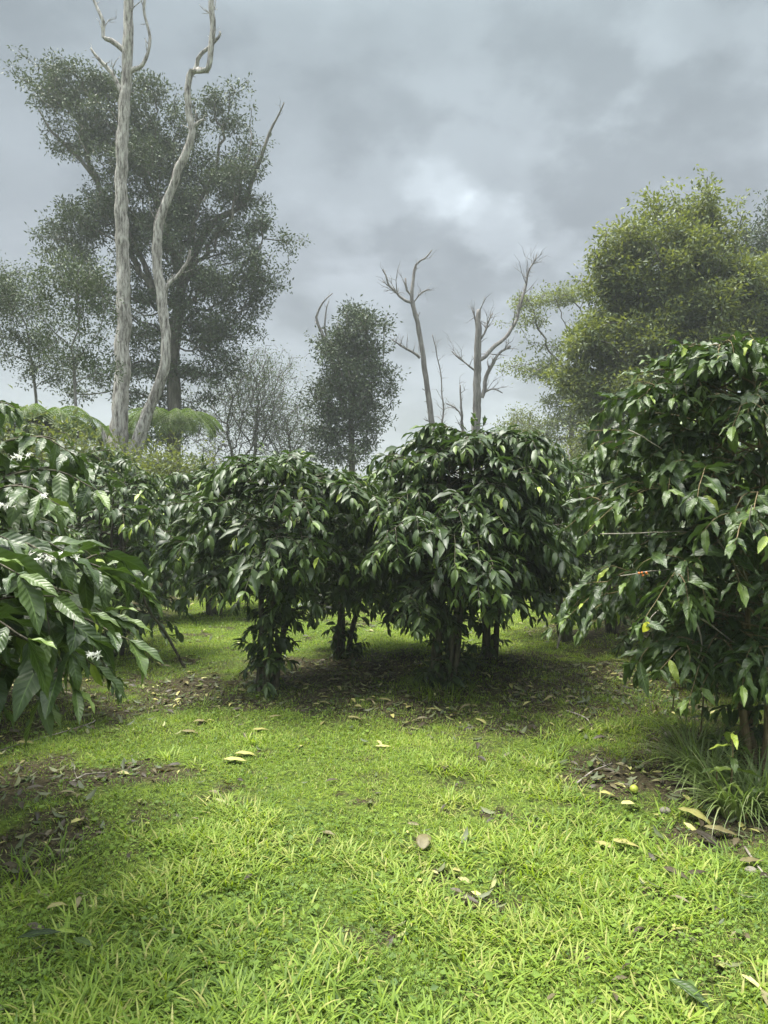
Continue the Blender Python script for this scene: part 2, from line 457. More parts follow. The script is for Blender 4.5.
mb = MB()
rs = np.random.default_rng(5)
xx, yy = lawn_points(42000, 1.5, 15.5, 1.35, rs)
x2, y2 = lawn_points(26000, 4.3, 12.6, 1.0001, rs); xx = np.r_[xx, x2]; yy = np.r_[yy, y2]
b = bare(xx, yy); lush_light = vnoise(xx, yy, 1.1, 12) * .6 + vnoise(xx, yy, 3.3, 13) * .4
keep = rs.random(len(xx)) < np.clip(1.02 - b * 1.02, .10, 1) * np.clip(.05 + 1.55 * vnoise(xx, yy, 6.5, 41), .15, 1)
xx, yy, b, lush_light = xx[keep], yy[keep], b[keep], lush_light[keep]
lush_light = np.clip(lush_light + .25 * (vnoise(xx, yy, .55, 61) - .5), 0, 1)
lush_light = np.clip(lush_light - .30 * np.clip((-.75 - xx + .12 * (yy - 3)) / .7, 0, 1) - .12 * np.clip((xx - .9) / .8, 0, 1) * (yy < 4.5) + .24 * np.clip((yy - 3.8) / 1.2, 0, 1) + .30 * np.clip((yy - 7.2) / 1.5, 0, 1), 0, 1)  # bush shade and dark weeds at the sides, brighter far lawn, put into colour
coarse = (vnoise(xx, yy, 1.6, 21) * .5 + vnoise(xx, yy, 4.1, 22) * .5 > .46 + .15 * np.clip((yy - 3.0) / 1.2, 0, 1.5) + .16 * np.clip((-.6 - xx) / .5, 0, 1)) & (yy < 6) & (b < .4)
for crs, seg in ((True, 4), (False, 3)):
    mk = coarse == crs
    cx, cy, cb, cl = xx[mk], yy[mk], b[mk], lush_light[mk]
    nb = 9 if crs else 13
    n_ = len(cx) * nb
    sp = .022 if crs else .04
    X_ = np.repeat(cx, nb) + rs.normal(0, sp, n_) * (1 + np.repeat(cy, nb) * .06); Y_ = np.repeat(cy, nb) + rs.normal(0, sp, n_) * (1 + np.repeat(cy, nb) * .06)
    az = np.arctan2(Y_ - np.repeat(cy, nb), X_ - np.repeat(cx, nb)) + rs.normal(0, .7, n_)
    far = np.clip((Y_ - 3) / 8, 0, 1)
    if crs:
        L = rs.uniform(.035, .115, n_); W = rs.uniform(.005, .0105, n_); t0 = rs.uniform(.3, 1.3, n_); t1 = rs.uniform(.3, 1.5, n_)
    else:
        L = rs.uniform(.014, .038, n_) * (.8 + .5 * np.repeat(cl, nb)); W = rs.uniform(.0025, .005, n_) * (1 + .9 * far); t0 = rs.uniform(.1, 1.1, n_); t1 = rs.uniform(.2, 1.4, n_)
    tt = .12 + .62 * np.repeat(cl, nb) + rs.normal(0, .17, n_) + np.repeat(rs.normal(0, .13, len(cx)), nb) + (.16 if crs else 0) - .30 * np.repeat(cb, nb)
    dry = rs.random(n_) < .06
    tt = np.where(dry, 1.0, np.clip(tt, 0, .9))
    blades(mb, np.stack([X_, Y_, ground_h(X_, Y_) - .002], -1), az, L, W, t0, t1, tt, seg)
tag(mb.build('grass', M['grass']), 'short bright green grass covering the open lawn between the coffee rows', 'grass', kind='stuff')

# tiny broad leaved weeds and moss between the blades
mb = MB()
xx, yy = lawn_points(150000, 1.5, 14, 1.5, rs)
b = bare(xx, yy); pt = vnoise(xx, yy, 2.7, 31)
keep = (rs.random(len(xx)) < np.clip(pt * 1.9 - .35, .10, 1)) & (rs.random(len(xx)) < 1.0 - .55 * b)
xx, yy = xx[keep], yy[keep]; n_ = len(xx)
P = np.stack([xx, yy, ground_h(xx, yy) + rs.uniform(.006, .03, n_)], -1)
D = np.stack([rs.normal(0, 1, n_), rs.normal(0, 1, n_), rs.normal(.1, .25, n_)], -1); N = np.stack([rs.normal(0, .35, n_), rs.normal(0, .35, n_), np.ones(n_)], -1)
put_cards(mb, P, D, N, np.where(rs.random(n_) < .06, rs.uniform(.02, .04, n_), rs.uniform(.007, .020, n_)), np.clip(vnoise(xx, yy, 2, 33) + rs.normal(0, .2, n_), 0, 1), asp=.8)
tag(mb.build('low_weeds', M['weed'], smooth=False), 'tiny round leaved weeds and moss filling the gaps in the lawn', 'weeds', kind='stuff')

# leaf litter
mb = MB()
xx, yy = lawn_points(70000, 1.8, 15, 1.2, rs)
b = bare(xx, yy); keep = rs.random(len(xx)) < np.clip(b * b * .9, .010, 1) * np.where(yy < 4.9, .33, 1.1)
xx, yy = xx[keep], yy[keep]; n_ = len(xx)
tt = rs.beta(1.7, 1.7, n_); tt = np.where(rs.random(n_) < .05, rs.uniform(.8, 1, n_), tt)
P = np.stack([xx, yy, ground_h(xx, yy) + rs.uniform(.006, .03, n_)], -1)
D = np.stack([rs.normal(0, 1, n_), rs.normal(0, 1, n_), rs.normal(0, .12, n_)], -1); N = np.stack([rs.normal(0, .3, n_), rs.normal(0, .3, n_), np.where(rs.random(n_) < .5, 1, -1.)], -1)
put_leaves(mb, P, D, N, rs.uniform(.03, .10, n_), tt, 'lo', rs)
tag(mb.build('leaf_litter', M['litter']), 'brown leaf litter spread on the soil under the coffee trees', 'leaf litter', kind='stuff')


# ------------------------------------------------------------------ coffee trees
def bough(wood, lv, start, end, sag, rs, r0=.008, leaf=.14, gap=.05, start_leaf=.15, sec=0.3, young=.06, lift=0.0, tbias=0.0, hang=.42):
    """one arching branch with opposite leaf pairs along it"""
    s = np.asarray(start, float); e = np.asarray(end, float); Ln = np.linalg.norm(e - s)
    mid1 = s + (e - s) * .35 + np.array([0, 0, sag * .9 + lift]); mid2 = s + (e - s) * .72 + np.array([0, 0, sag])
    Pp, R = smooth_path([s, mid1, mid2, e], [r0, r0 * .7, r0 * .45, r0 * .25], .05, .004, rs)
    tube(wood, Pp, R, 5)
    d = np.cumsum(np.r_[0, np.linalg.norm(np.diff(Pp, axis=0), axis=1)])
    tot = d[-1]; pos = start_leaf * tot + rs.uniform(0, gap)
    alt = rs.integers(0, 2); sb = []
    while pos < tot:
        t = pos / tot
        p = np.array([np.interp(pos, d, Pp[:, c]) for c in range(3)])
        k = min(np.searchsorted(d, pos), len(Pp) - 1); T = norm(Pp[k] - Pp[k - 1] if k else Pp[1] - Pp[0])
        side = norm(np.cross(T, [0, 0, 1.0]))
        for sg in (-1, 1):
            if rs.random() < .10: continue
            dd = T * rs.uniform(.25, .9) + side * sg * rs.uniform(.5, 1.0) + np.array([0, 0, -hang * rs.uniform(-.5, 1.7)]) + rs.normal(0, .22, 3)
            nn = np.array([0, 0, 1.0]) + T * .2 * rs.normal() + side * sg * rs.uniform(-.2, .5) + rs.normal(0, .28, 3)
            sz = leaf * rs.uniform(.55, 1.25) * (1 if t < .85 else .75)
            tn = np.clip(rs.beta(2.2, 2.6) * .82 + tbias + .12 * t, 0, .88)
            if t > .86 and rs.random() < young * 5: tn = rs.uniform(.85, 1)
            lv.append((p, dd, nn, sz, tn))
        if sec and rs.random() < sec and .2 < t < .8 and Ln > .35:
            sg = rs.choice([-1, 1]); q = p + (T * rs.uniform(.5, .9) + side * sg * rs.uniform(.4, .9)) * Ln * rs.uniform(.25, .45) * (1 - .4 * t)
            q[2] -= rs.uniform(0, .12); sb.append((p, q))
        pos += gap * rs.uniform(.75, 1.3)
    for a, c in sb:
        bough(wood, lv, a, c, sag * .4, rs, r0 * .6, leaf * .95, gap, .2, 0, young, 0, tbias, hang)
    # leaf tuft at the tip
    T = norm(Pp[-1] - Pp[-2])
    for k in range(3):
        lv.append((Pp[-1], T + rs.normal(0, .45, 3) + np.array([0, 0, -.25]), np.array([0, 0, 1.]) + rs.normal(0, .2, 3), leaf * rs.uniform(.5, .9), rs.uniform(.6, .93)))


def profile(z, z0, z1):
    """crown half width as a share of its widest, from skirt to top"""
    t = np.clip((z - z0) / (z1 - z0), 0, 1)
    return np.interp(t, [0, .12, .35, .6, .8, .93, 1], [.72, .95, 1.0, .93, .72, .45, .15])


def coffee_tree(x, y, H, R, label, seed, z0=.7, stems=4, leaf=.14, res='mid', shoots=14, dens=1.0, spread=.22, boughs=(), blossoms=(), berries=(), group='coffee trees of the orchard',
                squash=1.0, lean=(0, 0), bark='cbark', tbias=0.0, cx=None, stemr=.028, gap=.044, twigs=(), name='coffee_tree', front_only=False, hang=.38):
    rs = np.random.default_rng(seed)
    gz = float(ground_h(x, y)) - .03
    root = empty(name, (x, y, gz), label, 'coffee tree', group)
    trunk = MB(); wood = MB(); lv = []; paths = []
    base = np.array([x, y, gz]); c0 = np.array(cx if cx is not None else (x + lean[0], y + lean[1]))
    for s in range(stems):
        a = 2 * PI * s / stems + rs.uniform(-.4, .4); sp = spread * rs.uniform(.6, 1.2) * H / 2
        b0 = base + np.array([math.cos(a), math.sin(a), 0]) * rs.uniform(.03, .08)
        top = np.array([c0[0] + math.cos(a) * sp, c0[1] + math.sin(a) * sp, gz + H * rs.uniform(.84, .95)])
        mid = b0 * .5 + top * .5; mid[:2] += np.array([math.cos(a), math.sin(a)]) * sp * .25
        Pp, Rr = smooth_path([b0, b0 * .75 + mid * .25 + rs.normal(0, .02, 3), mid + rs.normal(0, .03, 3), top], [stemr * 1.35, stemr * 1.1, stemr * .7, stemr * .28], .07, .006, rs)
        tube(trunk, Pp, Rr, 7, .1, rs)
        paths.append(Pp); zs = Pp[:, 2] - gz; z = z0 * rs.uniform(.85, 1.1); az = rs.uniform(0, PI)
        while z < H * .93:
            p = np.array([np.interp(z, zs, Pp[:, k]) for k in range(3)])
            for q in (0, PI):
                aa = az + q + rs.normal(0, .25)
                ww = R * profile(z + .05, z0, H) * rs.choice([rs.uniform(.6, .9), rs.uniform(.85, 1.18)])
                tgt = np.array([c0[0] + math.cos(aa) * ww, c0[1] + math.sin(aa) * ww * squash])
                d2 = tgt - p[:2]; dl = np.linalg.norm(d2)
                if rs.random() > dens: continue
                # short laterals towards the inner side are dropped
                if dl < .12: continue
                tt = z / H
                drop = .02 + .30 * (1 - tt) * dl - .30 * max(0, tt - .6)
                e = np.array([tgt[0], tgt[1], max(p[2] - drop * rs.uniform(.6, 1.5), gz + .12)])
                bough(wood, lv, p, e, .16 * dl, rs, .007, leaf * rs.uniform(.85, 1.12), gap, .3 if tt < .8 else .1, .42, tbias=tbias, hang=hang * rs.uniform(.4, 1.5))
            z += rs.uniform(.09, .16) * (1.25 if dens < 1 else 1); az += 1.3 + rs.normal(0, .3)
        # the leader
        bough(wood, lv, top, top + np.array([math.cos(a) * .05, math.sin(a) * .05, .14]), .0, rs, .005, leaf * .8, .04, 0, 0, young=.2, hang=.2)
    for k in range(shoots):                                                    # leafy shoots on the lower trunk
        a = rs.uniform(0, 2 * PI); z = rs.uniform(.06, z0 + .15); sp_ = paths[rs.integers(len(paths))]
        p = np.array([np.interp(z, sp_[:, 2] - gz, sp_[:, q]) for q in range(3)]); e = p + np.array([math.cos(a), math.sin(a), rs.uniform(-.4, .6)]) * rs.uniform(.08, .2)
        bough(wood, lv, p, e, .02, rs, .004, leaf * .9, .035, .1, 0, hang=.8)
    for bo in boughs:
        bough(wood, lv, *bo[:2], bo[2], rs, .009, *(bo[3:] if len(bo) > 3 else (leaf,)))
    trunk.build('trunk', M[bark], root)
    wood.build('branches', M[bark], root)
    fo = MB(); A = list(zip(*lv))
    put_leaves(fo, np.array(A[0]), np.array(A[1]), np.array(A[2]), np.array(A[3]), np.array(A[4]), res, rs)
    fo.build('foliage', M['coffee_near' if res == 'hi' else 'coffee'], root)
    for (pt_, nfl, rad) in blossoms:
        fm = MB()
        for k in range(nfl):
            c = np.asarray(pt_) + rs.normal(0, 1, 3) * np.array([rad, rad, rad * .25]); up = norm(np.array([rs.normal(0, .5), rs.normal(0, .5), 1]))
            u = norm(np.cross(up, [1, .2, 0])); w = np.cross(up, u)
            a = np.arange(5) * 2 * PI / 5 + rs.uniform(0, 1)
            D = np.cos(a)[:, None] * u + np.sin(a)[:, None] * w + up * .45
            put_cards(fm, np.repeat(c[None], 5, 0), D, np.repeat(up[None], 5, 0) - D * .3, np.full(5, .0145), np.full(5, .5), asp=.36)
            tube(fm, np.stack([c - up * .015, c]), [.0015, .002], 4)
        fm.build('blossom', M['petal'], root)
    for (pt_, nb, colr) in berries:
        bm_ = MB()
        for k in range(nb): ball(bm_, np.asarray(pt_) + rs.normal(0, .012, 3), .006)
        bm_.build('berries', colr, root)
    for (a, b_, r_) in twigs:
        tm_ = MB(); Pp, Rr = smooth_path(a, np.linspace(r_, r_ * .4, len(a)), .04, .004, rs); tube(tm_, Pp, Rr, 6, .1, rs)
        tm_.build('bare_twig', M[b_], root)
    return root


def ball(mb, c, r, n=8, sz=1.0, rough=0, rs=None):
    th = np.linspace(0, PI, n)[:, None]; ph = np.arange(n * 2)[None] * PI / n
    V = np.stack([np.sin(th) * np.cos(ph), np.sin(th) * np.sin(ph), np.cos(th) * sz * np.ones_like(ph)], -1) * r
    if rough: V = V * (1 + rough * rs.normal(0, 1, V.shape[:2] + (1,)))
    m2 = n * 2; i = np.arange(n - 1)[:, None] * m2; j = np.arange(m2)[None]
    q = np.stack([i + j, i + m2 + j, i + m2 + (j + 1) % m2, i + (j + 1) % m2], -1).reshape(-1, 4)
    mb.add(V.reshape(-1, 3) + c, q)


orange = plain_mat('orange_berry', (.55, .16, .03), rough=.35)

g1 = gnd(267, 690); g2 = gnd(342, 656); g3 = gnd(444, 683); g4 = gnd(490, 657); g5 = gnd(566, 641)
coffee_tree(g1[0], g1[1], 2.04, 1.06, 'coffee tree with a leaf wrapped trunk, left of the gap in the cross row', 101, z0=1.0, stems=4, leaf=.15, spread=.14, shoots=85, lean=(.10, .1))
coffee_tree(g2[0], g2[1], 1.9, .92, 'smaller coffee tree set back between the two big middle coffee trees', 102, z0=.62, stems=3, spread=.12, shoots=36, lean=(.15, 0))
coffee_tree(g3[0], g3[1], 2.24, 1.08, 'tallest round coffee tree of the cross row, with a grass tuft at its foot', 103, z0=.86, stems=5, leaf=.155, spread=.14, shoots=80, lean=(.18, .1))
coffee_tree(g4[0], g4[1], 1.85, .78, 'coffee tree with a dark bare trunk just behind the tallest coffee tree', 104, z0=.80, stems=3, spread=.12, shoots=34, lean=(.05, 0))
coffee_tree(g5[0], g5[1], 2.05, 1.1, 'coffee tree with a grey stake leaning on its dark trunk', 105, z0=1.15, stems=3, spread=.16, shoots=6, lean=(-.05, 0), tbias=.05)

# left side, near to far
L = lambda px, py, Y: at(px, py, Y)
coffee_tree(-2.1, 2.85, 1.46, .95, 'near coffee tree at the left edge with big veined leaves and white blossoms', 111, z0=1.08, stems=3, dens=.72, leaf=.205, res='hi', spread=.18, squash=.8, gap=.078, shoots=3,
            boughs=[((-1.7, 2.6, 1.0), L(128, 640, 2.35), .12, .19, .075), ((-1.7, 2.5, 1.0), L(75, 688, 2.25), .16, .19, .075), ((-1.8, 2.8, 1.2), L(135, 585, 2.75), .12, .21, .085),
                    ((-1.8, 2.7, 1.25), L(98, 570, 2.5), .10, .22, .085), ((-1.8, 2.7, 1.2), L(60, 560, 2.3), .12, .22, .085), ((-1.8, 2.5, 1.0), L(30, 640, 2.0), .12, .21, .085),
                    ((-1.7, 2.6, .9), L(40, 700, 2.4), .12, .21, .08), ((-1.7, 2.7, 1.1), L(110, 615, 2.6), .12, .21, .08), ((-1.7, 2.7, .9), L(95, 665, 2.7), .12, .20, .08),
                    ((-1.8, 2.4, 1.2), L(20, 575, 2.1), .12, .22, .085)],
            blossoms=[(L(52, 557, 2.32), 18, .022), (L(32, 556, 2.32), 9, .013), (L(92, 655, 2.28), 8, .014), (L(5, 637, 2.2), 4, .010)])
coffee_tree(-2.25, 3.55, 1.98, .95, 'coffee tree at the left edge behind the nearest one, taller, with a few white blossoms', 112, z0=1.2, stems=4, leaf=.19, dens=.85, res='hi', spread=.2, gap=.07,
            boughs=[((-2.0, 3.5, 1.6), L(98, 490, 3.2), .1, .17, .06), ((-2.0, 3.5, 1.75), L(75, 455, 3.3), .1, .17, .06), ((-2.0, 3.4, 1.5), L(60, 505, 3.0), .1, .17, .06), ((-2.1, 3.6, 1.8), L(15, 408, 3.4), .1, .16, .06)],
            blossoms=[(L(22, 457, 3.1), 9, .02), (L(3, 505, 3.0), 8, .02), (L(45, 495, 3.0), 4, .015)])
coffee_tree(-3.05, 5.3, 2.1, 1.0, 'coffee tree of the left row directly behind the two edge trees', 113, z0=.5, leaf=.15, spread=.18, dens=.9)
coffee_tree(-2.75, 7.5, 1.95, .95, 'coffee tree of the left row beside the leaning dark branch', 114, z0=.45, spread=.16, dens=.9)
coffee_tree(-3.9, 9.6, 2.35, 1.1, 'coffee tree farther down the left row below the forked dead trunk', 115, z0=.4, dens=.85, tbias=.05)
coffee_tree(-2.35, 10.2, 2.15, 1.0, 'coffee tree behind the far lawn, left of the nearest cross row tree', 116, z0=.7, dens=.85, tbias=.05)

# right side
T5 = [((2.2, 4.4, 1.1), L(640, 545, 4.2), .15), ((2.2, 4.4, 1.3), L(622, 500, 4.2), .15), ((2.2, 4.3, .9), L(668, 600, 3.9), .12), ((2.2, 4.4, 1.9), L(612, 400, 4.3), .1),
      ((2.2, 4.4, 2.1), L(640, 372, 4.3), .08), ((2.1, 4.4, .7), L(660, 670, 4.0), .1), ((2.1, 4.3, .6), L(700, 690, 3.9), .1), ((2.2, 4.3, 1.5), L(755, 510, 3.6), .1), ((2.2, 4.3, 1.5), L(735, 545, 3.5), .1),
      ((2.2, 4.4, 2.3), L(680, 345, 4.2), .06), ((2.2, 4.4, 1.6), L(585, 455, 4.6), .12), ((2.2, 4.4, 1.0), L(650, 590, 4.3), .12), ((2.2, 4.6, 1.4), L(578, 490, 4.9), .12), ((2.2, 4.4, .8), L(690, 640, 4.2), .1), ((2.2, 4.5, 1.6), L(590, 430, 4.6), .1), ((2.1, 4.4, .6), L(720, 670, 4.0), .1), ((2.2, 4.4, .8), L(670, 650, 4.3), .1)]
p5 = gnd(758, 765)
coffee_tree(p5[0], p5[1], 2.62, 1.0, 'tall near coffee tree at the right edge with a tan stem and bare grey twigs', 121, z0=.78, stems=4, leaf=.165, res='hi', spread=.17, dens=.95, boughs=T5, stemr=.021, bark='tanbark', cx=(2.15, 4.5), shoots=8, gap=.058,
            berries=[(L(645, 572, 3.9), 5, orange)],
            twigs=[([L(676, 601, 4.0), L(705, 609, 4.05), L(742, 617, 4.2)], 'twig', .007), ([L(691, 609, 4.02), L(700, 635, 4.0), L(701, 650, 4.0), L(697, 660, 3.98)], 'twig', .006),
                   ([L(705, 597, 4.0), L(745, 604, 4.1)], 'twig', .006), ([L(700, 618, 4.0), L(730, 640, 4.1), L(750, 652, 4.2)], 'twig', .005),
                   ([L(718, 540, 3.9), L(740, 572, 4.1), L(752, 590, 4.3)], 'twig', .006), ([L(600, 534, 4.1), L(660, 532, 4.1), L(700, 531, 4.2)], 'twig', .004),
                   ([L(620, 576, 3.95), L(650, 571, 3.95), L(670, 569, 4.0)], 'twig', .004), ([L(628, 430, 4.0), L(645, 438, 4.0), L(662, 449, 4.1)], 'twig', .005),
                   ([L(752, 505, 3.5), L(750, 520, 3.5), L(753, 532, 3.5)], 'twig', .003), ([L(740, 545, 3.9), L(745, 575, 4.0), L(755, 590, 4.2)], 'twig', .006)])
coffee_tree(3.2, 6.6, 2.55, 1.05, 'coffee tree of the right row behind the tall one at the right edge', 122, z0=.4, dens=.9, leaf=.15)
coffee_tree(2.75, 8.9, 2.2, 1.0, 'coffee tree between the staked tree and the right row', 123, z0=.95, dens=.85, tbias=.06)
coffee_tree(3.7, 4.6, 2.5, .95, 'coffee tree just past the right edge behind the tan stem', 124, z0=.4, dens=.8, leaf=.16)


# ---- the rows behind: copies of two prototypes
def copy_tree(o, parent=None):
    c = o.copy(); COL.objects.link(c); c.parent = parent
    for ch in list(o.children): copy_tree(ch, c)
    return c


GB = 'coffee trees of the far rows'
protoA = coffee_tree(-4.6, 13.0, 2.2, 1.1, 'coffee tree of the far row below the tree ferns', 131, z0=.4, stems=4, leaf=.15, res='lo', dens=.7, shoots=6, group=GB, tbias=.08)
protoB = coffee_tree(-.4, 13.6, 2.0, 1.05, 'coffee tree of the far row seen through the middle gap', 132, z0=.4, stems=4, leaf=.15, res='lo', dens=.7, shoots=6, group=GB, tbias=.08)
for (px, Y_, sc_, pr, lb) in [(85, 12.6, 1.0, protoB, 'coffee tree of the far row at the foot of the slim pale sapling'), (215, 13.2, .95, protoA, 'coffee tree of the far row below the leftmost bare bush'),
                              (300, 13.8, .98, protoB, 'coffee tree of the far row left of the narrow leafy tree'), (505, 13.0, 1.02, protoA, 'coffee tree of the far row behind the tallest near one'),
                              (590, 12.2, 1.05, protoB, 'coffee tree of the far row behind the staked one'), (660, 12.6, 1.1, protoA, 'coffee tree of the far row under the big yellow green tree'),
                              (745, 12.0, 1.1, protoB, 'coffee tree of the far row hidden behind the right edge tree')]:
    o = copy_tree(pr); p = at(px, 500, Y_); o.location = (p[0], p[1], float(ground_h(p[0], p[1])) - .03)
    o.rotation_euler.z = random.uniform(0, 6.28); o.scale = (sc_,) * 3; o['label'] = lb


# ------------------------------------------------------------------ branching trees
def blob_points(blobs, Y, n, rs, depth=.9, shell=.35):
    """points filling ellipsoids given in pixels at distance Y (blob: px, py, rx, ry[, weight, dY])"""
    w = np.array([b[2] * b[3] * (b[4] if len(b) > 4 else 1) for b in blobs], float); w /= w.sum()
    k = rs.choice(len(blobs), n, p=w); out = np.zeros((n, 3))
    for i_, b in enumerate(blobs):
        m_ = np.where(k == i_)[0]
        if not len(m_): continue
        yy_ = Y + (b[5] if len(b) > 5 else 0); c = at(b[0], b[1], yy_); s = yy_ / F
        u = norm(rs.normal(0, 1, (len(m_), 3))) * rs.uniform(shell, 1, (len(m_), 1)) ** .6
        out[m_] = c + u * np.array([b[2] * s, min(b[2], b[3] * 1.5) * s * depth, b[3] * s])
    return out


def colonize(att, path, step, kill, rs, iters=160, jit=.25, trop=.05):
    nodes = [np.array(p) for p in path]; par = list(range(-1, len(path) - 1))
    N_ = np.array(nodes); A = att.copy()
    d = np.linalg.norm(A[:, None] - N_[None], axis=2); near = d.argmin(1); dist = d.min(1)
    kids = np.zeros(len(nodes), int)
    alive = dist > kill
    for it in range(iters):
        if not alive.any(): break
        idx = np.where(alive)[0]; u, inv = np.unique(near[idx], return_inverse=True)
        Nn = np.array(nodes)
        v = norm(A[idx] - Nn[near[idx]]); acc = np.zeros((len(u), 3)); np.add.at(acc, inv, v)
        acc = norm(acc) + rs.normal(0, jit, acc.shape) + np.array([0, 0, trop]); new = Nn[u] + norm(acc) * step
        ok = np.array([len([1 for _ in [0] if kids[q] < 4]) > 0 for q in u])
        u = u[ok]; new = new[ok]
        if not len(u): break
        s0 = len(nodes)
        for q, p in zip(u, new):
            nodes.append(p); par.append(int(q)); kids[q] += 1
        kids = np.concatenate([kids, np.zeros(len(u), int)])
        ai = np.where(alive)[0]; dd = np.linalg.norm(A[ai][:, None] - new[None], axis=2); mn = dd.min(1); am = dd.argmin(1)
        up = mn < dist[ai]; dist[ai[up]] = mn[up]; near[ai[up]] = s0 + am[up]
        alive &= dist > kill
        # attractors whose nearest node is saturated are given up
        alive &= ~((kids[near] >= 4) & (dist < 3 * step))
    return np.array(nodes), np.array(par)


def pipe(nodes, par, tip, ex=2.3):
    n_ = len(nodes); acc = np.zeros(n_); r = np.zeros(n_); kids = [[] for _ in range(n_)]
    for i_ in range(n_ - 1, -1, -1):
        r[i_] = tip if acc[i_] == 0 else acc[i_] ** (1 / ex)
        if par[i_] >= 0:
            acc[par[i_]] += r[i_] ** ex; kids[par[i_]].append(i_)
    return r, kids


def wood_mesh(mb, nodes, par, r, kids, rs, sides=(4, 8), rough=.08, rmin=0.0, rmax=9.):
    stack = [(0, -1)]
    while stack:
        s, p = stack.pop(); chain = [s] if p < 0 else [p, s]; c = s
        while kids[c]:
            k = sorted(kids[c], key=lambda q: -r[q])
            for q in k[1:]: stack.append((q, c))
            chain.append(k[0]); c = k[0]
        R = np.minimum(r[chain], rmax).copy()
        if p >= 0: R[0] = min(R[0], R[1] * 1.25)
        if R.max() < rmin or len(chain) < 2: continue
        tube(mb, nodes[chain], R, sides[1] if R.max() > .06 else sides[0], rough if R.max() > .05 else 0, rs)


def leafy(mb, nodes, r, thr, per, spread, size, rs, up=.5, asp=.45, tint=(.5, .22), ztint=0.0, att=None, at_tint=None):
    C_ = nodes[r <= thr]
    if att is not None: C_ = np.concatenate([C_, att])
    m_ = np.arange(len(C_)); P = np.repeat(C_, per, 0); n_ = len(P)
    off = rs.normal(0, spread, (n_, 3)); P = P + off
    D = norm(off) + rs.normal(0, .5, (n_, 3)); N = rs.normal(0, .7, (n_, 3)) + np.array([0, 0, up])
    ct = rs.normal(0, .10, len(m_))
    if att is not None: ct[-len(att):] += at_tint
    cl = np.repeat(ct, per)
    tn = np.clip(rs.normal(tint[0], tint[1], n_) + cl, 0, 1)
    put_cards(mb, P, D, N, rs.uniform(*size, n_), tn, asp)


def big_tree(name, label, path_px, Y, blobs, n_att, step, kill, tip, seed, leafm=None, per=6, spread=.15, size=(.06, .1), thr=1.35, barkm='bark', rmax=.4, jit=.25, depth=.9, tint=(.5, .2), asp=.45,
             group=None, shell=.35, cat='tree', limbs=(), ex=2.3, up=.5, trop=.05, dense=True, sub=.36, nsub=13, flat=(1, .62), ctv=.15):
    rs = np.random.default_rng(seed)
    path = [at(px, py, Y) for px, py in path_px]
    path[0][2] = float(ground_h(path[0][0], path[0][1])) - .1
    Pp, _ = smooth_path(path, np.ones(len(path)), step, step * .08, rs)
    root = empty(name, path[0], label, cat, group)
    cen = blob_points(blobs, Y, max(12, int(n_att / nsub)), rs, depth, shell)
    ci = rs.integers(0, len(cen), n_att); csz = rs.uniform(.55, 1.35, len(cen)); ctint = rs.normal(0, ctv, len(cen))
    att = cen[ci] + rs.normal(0, 1, (n_att, 3)) * np.array([sub * flat[0], sub * flat[0], sub * flat[1]]) * csz[ci][:, None]
    nodes, par = colonize(att, Pp, step, kill, rs, jit=jit, trop=trop)
    r, kids = pipe(nodes, par, tip, ex)
    w = MB(); wood_mesh(w, nodes, par, r, kids, rs, rmax=rmax)
    w.build('trunk', M[barkm], root)
    if leafm:
        lm = MB(); leafy(lm, nodes, r, tip * thr * 1.15, per, spread, size, rs, tint=tint, asp=asp, up=up, att=att if dense else None, at_tint=ctint[ci])
        lm.build('crown', M[leafm], root, smooth=False)
    for lp in limbs:
        pts = [at(a, b_, Y + (c[0] if c else 0)) for a, b_, *c in lp[0]]
        lb = MB(); P2, R2 = smooth_path(pts, np.linspace(lp[1], lp[2], len(pts)), .25, .03, rs); tube(lb, P2, R2, 7, .12, rs)
        spurs(lb, P2, R2, rs, lp[3] if len(lp) > 3 else 8)
        lb.build('limb', M[lp[4] if len(lp) > 4 else barkm], root)
    return root


def spurs(mb, P, R, rs, n, ln=(.2, .7)):
    """short bare twigs on the outer part of a limb"""
    for _ in range(n):
        k = rs.integers(int(len(P) * .35), len(P) - 1); T = norm(P[k + 1] - P[k]); d = norm(T * .8 + rs.normal(0, .6, 3) + np.array([0, 0, .4]))
        L_ = rs.uniform(*ln) * rs.uniform(.4, 1); q = P[k] + d * L_ * .4 + rs.normal(0, .04, 3); e = q + norm(d + rs.normal(0, .3, 3)) * L_ * .35; e2 = e + norm(d + rs.normal(0, .4, 3)) * L_ * .3
        r_ = min(R[k] * .5, .03)
        tube(mb, np.stack([P[k], q, e, e2]), [r_, r_ * .5, r_ * .35, r_ * .18], 4)
        if L_ > .45:
            for _k in range(2):
                f = q + norm(d + rs.normal(0, .7, 3)) * L_ * .35; tube(mb, np.stack([q, (q + f) / 2 + rs.normal(0, .02, 3), f]), [r_ * .4, r_ * .3, r_ * .15], 4)


